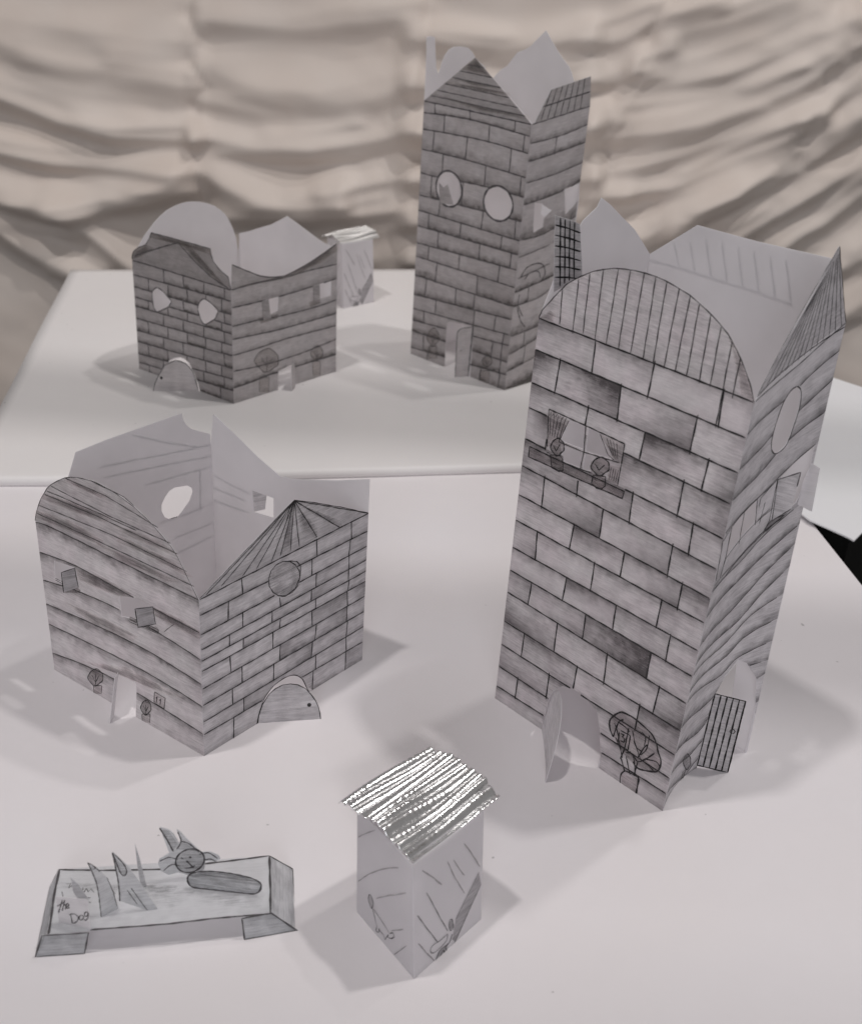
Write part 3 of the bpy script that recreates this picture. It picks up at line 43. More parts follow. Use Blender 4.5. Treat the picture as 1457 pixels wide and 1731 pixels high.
W['T2L'] = json.loads('{"P":[[-0.0275,0.97473,0.007],[0.05595,0.90636,0.007],[-0.02671,0.97475,0.22607],[0.05722,0.90628,0.227]],"bul":0,"out":[[0.0,0.0],[0.374,0.0],[0.3676,0.1535],[0.3686,0.1831],[0.3915,0.1937],[0.4276,0.1988],[0.6381,0.2105],[0.6273,0.0],[1.0,0.0],[1.0,1.0],[0.7264,1.0885],[0.4558,1.1781],[0.2336,1.0919],[0.0,1.0]],"holes":[[[0.4163,0.7096],[0.4026,0.7332],[0.3729,0.7525],[0.3315,0.7647],[0.2845,0.7679],[0.239,0.7617],[0.2018,0.7468],[0.1786,0.7254],[0.1733,0.7008],[0.1867,0.6767],[0.217,0.657],[0.2594,0.6447],[0.3072,0.6417],[0.3529,0.6485],[0.3896,0.6638],[0.4118,0.6853]],[[0.9021,0.7057],[0.8868,0.7278],[0.8544,0.7456],[0.8098,0.7566],[0.7593,0.759],[0.7106,0.7524],[0.671,0.7377],[0.6467,0.7171],[0.6416,0.6937],[0.6567,0.6711],[0.6898,0.6528],[0.7356,0.6419],[0.7869,0.6398],[0.8358,0.6469],[0.8747,0.6619],[0.8979,0.6826]]],"clips":[[[0.374,0.0105],[0.3676,0.1535],[0.3686,0.1831],[0.3915,0.1937],[0.4276,0.1988],[0.6381,0.2105],[0.6273,-0.0046],[0.6528,-0.1309],[0.3973,-0.1215]]],"inkin":[],"rows":[[[-0.0002,0.999],[1.0011,0.9952]],[[-0.0085,0.9573],[0.4442,0.9681],[0.999,0.9548]],[[-0.007,0.898],[0.2318,0.903],[0.6214,0.9064],[1.0014,0.8966]],[[-0.0036,0.8251],[0.4448,0.8252],[1.0035,0.8136]],[[-0.0057,0.7379],[0.1732,0.7368],[0.6285,0.7477],[1.0111,0.744]],[[-0.0054,0.653],[0.6481,0.6573],[1.0176,0.6568]],[[-0.0015,0.5944],[1.0049,0.587]],[[-0.0089,0.5338],[1.0072,0.535]],[[-0.0043,0.4667],[1.0106,0.478]],[[-0.0041,0.4124],[1.0162,0.4116]],[[-0.0059,0.3354],[1.01,0.338]],[[0.0002,0.2558],[1.0058,0.2866]],[[0.0021,0.1966],[1.0038,0.2255]],[[0.0026,0.1467],[1.005,0.183]],[[-0.0015,0.1006],[1.0052,0.116]],[[-0.0008,0.029],[1.0087,0.0631]],[[0.0,0.0],[1.0,0.0]]],"joints":[[0.1103,0.4448,0.8598],[0.2097,0.6347,0.9501],[0.1145,0.4365,0.8463],[0.2189,0.6302,0.958],[0.1184,0.4293],[0.2131,0.6373,0.9485],[0.1116,0.4347,0.8332],[0.2197,0.6343,0.9343],[0.1316,0.4461,0.8367],[0.2231,0.639],[0.1235,0.436,0.6237],[0.2388,0.6369,0.8419],[0.1225,0.6272,0.9361],[0.8379,0.9314],[0.1327,0.9322],[0.1847,0.935,0.7433]],"ink":[[1.6,[0.4211,0.7098],[0.4069,0.7343],[0.3759,0.7544],[0.3329,0.767],[0.2841,0.7704],[0.2367,0.764],[0.198,0.7485],[0.1739,0.7262],[0.1683,0.7006],[0.1823,0.6756],[0.2138,0.655],[0.2579,0.6422],[0.3076,0.6392],[0.3552,0.6462],[0.3934,0.6622],[0.4164,0.6845],[0.4211,0.7098]],[1.6,[0.9072,0.7059],[0.8913,0.7289],[0.8577,0.7474],[0.8112,0.7588],[0.7588,0.7613],[0.7081,0.7545],[0.6669,0.7393],[0.6416,0.7178],[0.6363,0.6935],[0.652,0.6699],[0.6864,0.6509],[0.7341,0.6395],[0.7875,0.6374],[0.8383,0.6448],[0.8787,0.6604],[0.9028,0.6819],[0.9072,0.7059]]],"fill":[],"draw":[["drawn_plant",[[0.6,[0.295,0.1157],[0.2959,0.0997],[0.2731,0.0856],[0.253,0.0715],[0.2243,0.0656],[0.2015,0.0741],[0.1788,0.0834],[0.1656,0.0969],[0.1785,0.1159],[0.1897,0.1274],[0.2125,0.1394],[0.2394,0.1474],[0.2672,0.141],[0.2906,0.1298],[0.295,0.1157]],[0.4,[0.1926,0.0629],[0.2802,0.0758],[0.2868,0.0211],[0.2038,0.0084]]],[[0.5,[0.295,0.1157],[0.2959,0.0997],[0.2731,0.0856],[0.253,0.0715],[0.2243,0.0656],[0.2015,0.0741],[0.1788,0.0834],[0.1656,0.0969],[0.1785,0.1159],[0.1897,0.1274],[0.2125,0.1394],[0.2394,0.1474],[0.2672,0.141],[0.2906,0.1298],[0.295,0.1157]],[0.4,[0.1926,0.0629],[0.2038,0.0084]],[0.4,[0.2802,0.0758],[0.2868,0.0211]],[0.4,[0.1926,0.0629],[0.2802,0.0758]],[0.4,[0.2,0.1132],[0.2366,0.0845],[0.2629,0.1185]],[0.4,[0.2306,0.1214],[0.239,0.0697]]]],["drawn_plant",[[0.6,[0.85,0.0971],[0.8507,0.0877],[0.8329,0.0787],[0.8172,0.0698],[0.795,0.0654],[0.7772,0.0696],[0.7595,0.0743],[0.7492,0.0817],[0.7592,0.0932],[0.7678,0.1004],[0.7855,0.1082],[0.8065,0.1138],[0.8283,0.111],[0.8465,0.1052],[0.85,0.0971]],[0.4,[0.7425,0.041],[0.8309,0.0548],[0.8404,0.0017],[0.7563,-0.0118]]],[[0.5,[0.85,0.0971],[0.8507,0.0877],[0.8329,0.0787],[0.8172,0.0698],[0.795,0.0654],[0.7772,0.0696],[0.7595,0.0743],[0.7492,0.0817],[0.7592,0.0932],[0.7678,0.1004],[0.7855,0.1082],[0.8065,0.1138],[0.8283,0.111],[0.8465,0.1052],[0.85,0.0971]],[0.4,[0.7425,0.041],[0.7563,-0.0118]],[0.4,[0.8309,0.0548],[0.8404,0.0017]],[0.4,[0.7425,0.041],[0.8309,0.0548]],[0.4,[0.7759,0.0924],[0.8045,0.0769],[0.8249,0.0977]],[0.4,[0.7997,0.0982],[0.8064,0.0683]]]]],"gable":[[-0.0004,1.0005],[0.2336,1.0919],[0.4558,1.1781],[0.7264,1.0885],[1.0011,0.9952]],"gink":[[0.7,[0.3906,1.1513],[0.5395,1.1503]],[0.7,[0.3241,1.1255],[0.6229,1.1227]],[0.7,[0.2566,1.0993],[0.7059,1.0952]],[0.7,[0.188,1.0727],[0.7886,1.0679]],[0.7,[0.1184,1.0456],[0.8709,1.0407]],[0.7,[0.0595,1.0227],[0.9392,1.0181]]],"gdark":[[0.8,[0.4558,1.1781],[0.5414,1.1508],[0.5998,1.1257],[0.4389,1.1295],[0.3432,1.1329]],[0.75,[0.1872,1.0777],[0.502,1.0848],[0.7537,1.0832],[0.7688,1.0746],[0.505,1.0702]],[0.75,[0.0817,1.0297],[0.5153,1.0214],[0.911,1.0221],[0.9398,1.0098],[0.5184,1.0066]],[0.7,[0.2677,1.0958],[0.4989,1.0993],[0.6721,1.0968],[0.6738,1.0896],[0.4477,1.0859]]]}')
W['T2R'] = json.loads('{"P":[[0.05595,0.90636,0.007],[0.1015,0.948,0.007],[0.05722,0.90628,0.227],[0.10399,0.94773,0.23528]],"bul":0,"out":[[0.0,0.0],[1.0,0.0],[1.0,1.0],[0.9817,1.0435],[0.9493,1.0975],[0.6097,1.0956],[0.2779,1.0937],[0.1579,1.046],[0.0393,0.9936],[0.0,1.0]],"holes":[[[0.1969,0.7134],[0.3452,0.7016],[0.3988,0.6615],[0.3937,0.6142],[0.229,0.6031]],[[0.7173,0.7299],[0.9927,0.7354],[1.0217,0.6766],[0.796,0.6348]]],"clips":[],"inkin":[],"rows":[[[0.0097,0.9945],[1.0061,0.9975]],[[0.0102,0.9306],[0.4993,0.9258],[1.0093,0.9365]],[[0.017,0.8679],[0.5065,0.8707],[1.0116,0.8761]],[[0.0162,0.7944],[0.4993,0.7953],[1.0186,0.8079]],[[0.0168,0.7168],[0.5947,0.7228],[1.0154,0.7418]],[[0.0471,0.5878],[0.4092,0.5865],[1.0399,0.6176]],[[0.0146,0.5244],[0.5626,0.538]],[[0.0327,0.4434],[0.6054,0.465]],[[-0.0065,0.3918],[0.6383,0.4093]],[[-0.0018,0.3367],[0.4533,0.3439],[0.6661,0.3624]],[[0.0213,0.2188],[0.5176,0.2287],[0.7377,0.2428]],[[0.0333,0.1466],[0.435,0.1726],[0.7671,0.194]],[[0.0212,0.0773],[0.4518,0.0996],[0.8121,0.1197]],[[-0.0,0.0],[0.5033,0.0294]]],"joints":[[],[0.4595],[],[],[],[],[],[],[0.2574],[],[0.2689],[0.306],[]],"ink":[],"fill":[],"draw":[["drawn_tree",[],[[0.9,[0.0743,0.4451],[0.166,0.4749],[0.334,0.482],[0.4715,0.4689],[0.5354,0.4337],[0.4651,0.4022]],[0.8,[0.1562,0.4309],[0.242,0.4522],[0.3952,0.4492],[0.4547,0.4208]],[0.8,[0.0626,0.3371],[0.1583,0.2753],[0.2643,0.2404]],[0.8,[0.0953,0.3806],[0.0827,0.3404],[0.1965,0.2868]]]]],"gable":[[0.0022,0.9949],[0.0393,0.9936],[0.1579,1.046],[0.2779,1.0937],[0.6097,1.0956],[0.9493,1.0975],[0.9817,1.0435],[1.0057,0.998]],"gink":[[0.8,[0.2779,1.0937],[0.1467,0.9983]],[0.8,[0.3704,1.0944],[0.2576,0.9979]],[0.8,[0.4635,1.0951],[0.3693,0.9976]],[0.8,[0.5573,1.0958],[0.482,0.9972]],[0.8,[0.6516,1.0965],[0.5957,0.9969]],[0.8,[0.7465,1.0972],[0.7102,0.9965]],[0.8,[0.8421,1.0979],[0.8258,0.9961]],[0.9,[0.1593,1.0435],[0.5281,1.0456],[0.9719,1.0464]]],"gdark":[]}')
W['T2F'] = json.loads('{"P":[[0.01805,1.01637,0.007],[-0.0275,0.97473,0.007],[0.02006,1.0162,0.23435],[-0.02671,0.97475,0.22607]],"bul":0,"out":[[0.0,0.0],[1.0,0.0],[1.0,1.0],[1.0018,1.1003],[1.0066,1.1658],[1.0204,1.22],[0.9496,1.2198],[0.8835,1.2121],[0.8668,1.1776],[0.8482,1.1368],[0.8298,1.1056],[0.7911,1.0807],[0.7603,1.1006],[0.737,1.1204],[0.6993,1.1408],[0.6429,1.1551],[0.5595,1.1613],[0.4347,1.1559],[0.3062,1.1439],[0.2237,1.1245],[0.1642,1.1012],[-0.0327,1.0579],[0.0,1.0]],"holes":[],"clips":[],"inkin":[],"rows":[],"joints":[],"ink":[],"fill":[],"draw":[]}')
W['T2G'] = json.loads('{"P":[[0.1015,0.948,0.007],[0.01805,1.01637,0.007],[0.10399,0.94773,0.23528],[0.02006,1.0162,0.23435]],"bul":0,"out":[[0.0,0.0],[1.0,0.0],[1.0,1.0],[0.9153,1.0196],[0.8781,1.0423],[0.8272,1.0646],[0.7752,1.0804],[0.7277,1.1105],[0.6919,1.1307],[0.6271,1.1428],[0.5774,1.1582],[0.5187,1.1864],[0.4549,1.216],[0.4007,1.1883],[0.3395,1.1587],[0.2798,1.1338],[0.2216,1.1136],[0.1895,1.0943],[0.1668,1.0718],[0.0,1.0]],"holes":[],"clips":[],"inkin":[],"rows":[],"joints":[],"ink":[],"fill":[],"draw":[]}')
W['S1L'] = json.loads('{"P":[[-0.02109,0.34807,0.0],[0.00531,0.31548,0.0],[-0.02215,0.348,0.05577],[0.0016,0.3155,0.06497]],"bul":0,"out":[[0.0,0.0],[1.0,0.0],[1.0,1.0],[0.5,1.05],[0.0,1.08]],"holes":[],"clips":[],"inkin":[],"rows":[],"joints":[],"ink":[[-0.35,[0.0302,0.3562],[0.2248,0.5404],[0.4174,0.6877],[0.6069,0.7985],[0.7663,0.8744]],[-0.3,[0.0257,0.8077],[0.1397,0.8956],[0.337,1.0241]],[-0.3,[0.3612,0.3778],[0.6032,0.5448],[0.8917,0.7149]],[-0.3,[0.6248,0.2204],[0.8331,0.3609]],[-0.3,[0.6735,0.0163],[0.8812,0.2369]]],"fill":[],"draw":[["drawn_plant",[[0.35,[0.2249,0.3181],[0.2659,0.351],[0.3067,0.2915],[0.2794,0.2311],[0.2385,0.2488]]],[[0.4,[0.2249,0.3181],[0.2577,0.3506],[0.3067,0.3069],[0.3011,0.2573],[0.2658,0.2224],[0.2249,0.2714],[0.2249,0.3181]],[0.35,[0.2929,0.2366],[0.3386,0.1576],[0.3731,0.0951]],[0.35,[0.3119,0.2409],[0.4671,0.2099],[0.5981,0.1741]],[0.4,[0.5981,0.1741],[0.6507,0.2148],[0.6762,0.1945],[0.6237,0.1433],[0.5582,0.1186],[0.5769,0.1486]],[0.4,[0.3731,0.0951],[0.3595,0.0469],[0.4075,0.0639],[0.4131,0.1063]],[0.4,[0.5183,0.0619],[0.5583,0.1261]],[0.35,[0.3997,0.0897],[0.4924,0.0901],[0.5183,0.0588]]]]]}')
W['S1R'] = json.loads('{"P":[[0.00531,0.31548,0.0],[0.03292,0.34821,0.0],[0.0016,0.3155,0.06497],[0.02925,0.34851,0.06332]],"bul":0,"out":[[0.0,0.0],[1.0,0.0],[1.0,1.0],[0.0,1.0]],"holes":[],"clips":[],"inkin":[],"rows":[],"joints":[],"ink":[[-0.5,[0.1186,0.8983],[0.282,0.7551],[0.3876,0.644]],[0.35,[0.1777,0.6844],[0.2817,0.5061],[0.4788,0.1781]],[0.35,[0.0523,0.547],[0.1752,0.3747],[0.3292,0.1589]],[-0.45,[0.0586,0.2964],[0.1733,0.1422],[0.2855,0.0099]],[-0.4,[0.4714,0.805],[0.5824,0.6062],[0.7251,0.395]],[-0.4,[0.5576,0.7766],[0.636,0.6663],[0.7205,0.5615]],[-0.5,[0.7081,0.8513],[0.8235,0.7019],[0.9577,0.5213]]],"fill":[],"draw":[["drawn_plank",[[0.5,[0.941,0.4814],[0.979,0.3506],[0.6052,0.0031],[0.5476,0.0573],[0.6008,0.2266]]],[[0.35,[0.941,0.4814],[0.6008,0.2266]],[0.4,[0.979,0.3506],[0.5824,0.0059]]]],["drawn_plant",[[0.5,[0.5,0.2533],[0.5445,0.2501],[0.5684,0.1597],[0.5236,0.1561]],[0.55,[0.3031,-0.0032],[0.369,0.0587],[0.4802,0.0524],[0.4809,-0.0054],[0.4139,-0.0244]]],[[0.4,[0.5,0.2533],[0.5445,0.2501],[0.5638,0.1622],[0.5146,0.164],[0.5,0.2533]],[0.4,[0.2272,0.1535],[0.2813,0.1648],[0.3686,0.1508],[0.4791,0.1526]],[0.4,[0.2272,0.1535],[0.2378,0.1124],[0.303,0.0822],[0.4574,0.0938],[0.4791,0.1526]],[0.5,[0.3031,-0.0032],[0.369,0.0587],[0.5026,0.0541],[0.5466,0.115]],[0.5,[0.3693,-0.013],[0.4135,0.0333],[0.4475,-0.0294]],[0.45,[0.4811,-0.0199],[0.4468,0.0428],[0.4915,0.046]]]]]}')
W['S1G'] = json.loads('{"P":[[0.03292,0.34821,0.0],[0.00653,0.3808,0.0],[0.02925,0.34851,0.06332],[0.0055,0.38102,0.05412]],"bul":0,"out":[[0.0,0.0],[1.0,0.0],[1.0,1.14],[0.0,1.0]],"holes":[],"clips":[],"inkin":[],"rows":[],"joints":[],"ink":[],"fill":[],"draw":[]}')
W['S1F'] = json.loads('{"P":[[0.00653,0.3808,0.0],[-0.02109,0.34807,0.0],[0.0055,0.38102,0.05412],[-0.02215,0.348,0.05577]],"bul":0,"out":[[0.0,0.0],[1.0,0.0],[1.0,1.07],[0.5,1.13],[0.0,1.12]],"holes":[],"clips":[],"inkin":[],"rows":[],"joints":[],"ink":[],"fill":[],"draw":[]}')
LEAF = json.loads('''[{"b":"T1","name":"arched_door","O":[0.06573,0.47671,-0.00114],"D":[-0.0031,-0.9996,0.0281],"E":[0.1242,0.0275,0.9919],"out":[[0.0,0],[0.04061,0],[0.04061,0.016],[0.03939,0.023],[0.03655,0.029],[0.03046,0.0345],[0.0203,0.037],[0.01015,0.0345],[0.00406,0.029],[0.00122,0.023],[0.0,0.016]],"ink":[],"fill":[],"tone":0.12,"label":"arched paper door standing open, pale inside","knob":null,"bend":-0.0008},{"b":"T1","name":"striped_door","O":[0.14425,0.45416,0.00197],"D":[0.9864,-0.1088,-0.1233],"E":[0.12,-0.0369,0.9921],"out":[[-0.00516,0.04721],[0.01025,0.0469],[0.01598,0.0],[-0.0,1e-05]],"ink":[[0.8,[-0.00516,0.04721],[-0.0,1e-05]],[0.8,[-0.00208,0.04715],[0.0032,1e-05]],[0.8,[0.001,0.04709],[0.00639,1e-05]],[0.8,[0.00409,0.04703],[0.00959,0.0]],[0.8,[0.00717,0.04696],[0.01279,0.0]],[0.8,[0.01025,0.0469],[0.01598,0.0]],[0.7,[-0.00516,0.04721],[0.01025,0.0469],[0.01598,0.0],[-0.0,1e-05]],[0.5,[0.00892,0.0275],[0.01015,0.02818],[0.01129,0.02705],[0.01101,0.02547],[0.0096,0.02533],[0.00881,0.02642],[0.00892,0.0275]]],"fill":[],"tone":0.55,"label":"open door with bold vertical stripes","knob":null},{"b":"T1","name":"shutter","O":[0.15463,0.45821,0.14566],"D":[0.8897,-0.4566,0.0],"E":[-0.0706,-0.1375,0.988],"out":[[-0.00097,0.0227],[0.00798,0.02974],[0.00713,0.00923],[-0.0,-0.0]],"ink":[[0.45,[-0.00097,0.0227],[0.00798,0.02974],[0.00763,0.0219]],[0.35,[-0.00097,0.0227],[-0.0,-0.0],[0.00713,0.00923]]],"fill":[],"tone":0.3,"label":"pencil shaded window shutter, open","knob":null},{"b":"T1","name":"shutter","O":[0.16727,0.46703,0.15009],"D":[0.9445,-0.3284,0.0],"E":[0.0289,0.0832,0.9961],"out":[[0.00165,0.02101],[0.00596,0.01942],[0.00705,-0.00207],[0.0,1e-05],[0.0001,0.01137]],"ink":[],"fill":[],"tone":0.03,"label":"unshaded back of an open window shutter","knob":null},{"b":"H1","name":"shutter","O":[-0.17649,0.4856,0.06594],"D":[-0.8466,-0.5322,0.0],"E":[-0.0559,0.0889,0.9945],"out":[[0.0074,0.01046],[0.00051,0.01123],[0.0,0.0],[0.00762,-0.00097]],"ink":[[0.4,[0.0074,0.01046],[0.00051,0.01123],[0.0,0.0]],[0.4,[0.0074,0.01046],[0.00762,-0.00097]]],"fill":[],"tone":0.6,"label":"dark shaded shutter of the left window, open","knob":null},{"b":"H1","name":"shutter","O":[-0.12998,0.45594,0.06781],"D":[-0.797,-0.6039,0.0],"E":[-0.0678,0.0895,0.9937],"out":[[0.00917,0.01144],[0.00031,0.0096],[-0.0,-0.0],[0.00892,0.00097]],"ink":[[0.4,[0.00917,0.01144],[0.00031,0.0096],[-0.0,-0.0],[0.00892,0.00097],[0.00917,0.01144]]],"fill":[],"tone":0.6,"label":"dark shaded shutter of the right window, open","knob":null},{"b":"H1","name":"door","O":[-0.16234,0.47608,-0.00335],"D":[0.2162,-0.9573,0.1919],"E":[0.1111,0.2194,0.9693],"out":[[0.0,0],[0.01746,0],[0.01746,0.0265],[0.0,0.0265]],"ink":[],"fill":[],"tone":0.05,"label":"blank white door standing open","knob":null,"bend":0.0015},{"b":"H1","name":"round_topped_door","O":[-0.08343,0.46695,-0.00072],"D":[0.9785,0.2052,0.0219],"E":[-0.0604,0.1831,0.9812],"out":[[0.0,0.0],[0.0009,0.00511],[0.00316,0.01154],[0.00667,0.01708],[0.01005,0.01998],[0.01403,0.02195],[0.01794,0.02217],[0.02182,0.02122],[0.02565,0.01867],[0.02842,0.01502],[0.03066,0.01111],[0.03212,0.00726],[0.0328,0.00346],[0.03295,0.0]],"ink":[[0.45,[0.0,0.0],[0.0009,0.00511],[0.00316,0.01154],[0.00667,0.01708],[0.01005,0.01998],[0.01403,0.02195],[0.01794,0.02217],[0.02182,0.02122],[0.02565,0.01867],[0.02842,0.01502],[0.03066,0.01111],[0.03212,0.00726],[0.0328,0.00346],[0.03295,0.0]]],"fill":[],"tone":0.45,"label":"round topped grey door with a black knob, open","knob":[0.02728,0.00891]},{"b":"H1","name":"shutter","O":[-0.10073,0.57082,0.06729],"D":[-0.8898,-0.4564,0.0],"E":[-0.0354,0.0689,0.997],"out":[[0.00056,0.01358],[-0.00759,0.00896],[-0.00633,0.00041],[-0.0,-1e-05]],"ink":[],"fill":[],"tone":0.25,"label":null,"knob":null},{"b":"H2","name":"round_topped_door","O":[-0.19577,0.86499,0.00638],"D":[-0.9864,-0.1634,0.0169],"E":[-0.0055,0.1355,0.9908],"out":[[0.03663,0.0],[0.03522,0.00632],[0.03249,0.01262],[0.02979,0.01812],[0.02701,0.02175],[0.02248,0.02492],[0.018,0.02624],[0.01432,0.02568],[0.01066,0.02388],[0.00745,0.02113],[0.00486,0.01742],[0.00232,0.01071],[0.00044,0.00047]],"ink":[[0.6,[0.03663,0.0],[0.03522,0.00632],[0.03249,0.01262],[0.02701,0.02175],[0.018,0.02624],[0.01066,0.02388],[0.00486,0.01742],[0.00044,0.00047]]],"fill":[],"tone":0.4,"label":"round topped grey door with a dark knob, open","knob":[0.03002,0.01109]},{"b":"H2","name":"shutter","O":[-0.14257,0.86665,0.07271],"D":[0.9899,-0.142,0.0],"E":[-0.007,-0.0489,0.9988],"out":[[-0.00122,0.01404],[0.0051,0.01666],[0.00647,0.0011],[-6e-05,-0.00191]],"ink":[],"fill":[],"tone":0.75,"label":"dark shutter of the near window, open","knob":null},{"b":"H2","name":"shutter","O":[-0.10682,0.90509,0.07555],"D":[0.9899,-0.142,0.0],"E":[-0.0075,-0.0519,0.9986],"out":[[-0.00114,0.01331],[0.00483,0.01545],[0.00538,0.00259],[-0.00032,-0.00086]],"ink":[],"fill":[],"tone":0.75,"label":"dark shutter of the far window, open","knob":null},{"b":"H2","name":"door","O":[-0.12041,0.89046,0.0064],"D":[-0.0659,-0.9969,0.0429],"E":[-0.0138,0.0439,0.9989],"out":[[0.0,0],[0.01401,0],[0.01401,0.0225],[0.0,0.0225]],"ink":[],"fill":[],"tone":0.55,"label":"shaded door standing open","knob":null,"bend":0.0008},{"b":"T2","name":"door","O":[0.02483,0.93186,0.00619],"D":[-0.9209,-0.3844,0.0651],"E":[0.0695,0.0026,0.9976],"out":[[0.01666,0.0411],[0.01543,0.04373],[0.01294,0.04528],[0.0023,0.04701],[-0.00022,0.0],[0.01251,0.00022]],"ink":[[0.7,[0.01666,0.0411],[0.01543,0.04373],[0.01294,0.04528],[0.0023,0.04701]],[1.3,[0.0028,0.0467],[0.0,1e-05]],[0.6,[0.01666,0.0411],[0.01251,0.00022]],[0.6,[0.01144,0.02433],[0.00995,0.02537]]],"fill":[],"tone":0.4,"label":"grey door standing open","knob":null},{"b":"T2","name":"cat_cutout","O":[0.00348,0.94986,0.15006],"D":[0.9868,-0.1621,0.0],"E":[0.0075,0.0457,0.9989],"out":[[-0.01262,-0.00012],[-0.01465,0.01683],[-0.01049,0.01314],[-0.00704,0.01607],[-0.00401,0.0079],[-0.00099,0.00014]],"ink":[],"fill":[],"tone":0.95,"label":"grey paper cutout with two pointed ears in the round window","knob":null},{"b":"T2","name":"shutter","O":[0.0719,0.91983,0.15534],"D":[0.9534,-0.3018,-0.0],"E":[0.0529,0.1671,0.9845],"out":[[0.00076,0.00693],[0.00846,0.00367],[0.00361,-0.00236],[0.0,-1e-05]],"ink":[],"fill":[],"tone":0.0,"label":"white open shutter of the nearer window","knob":null}]''')
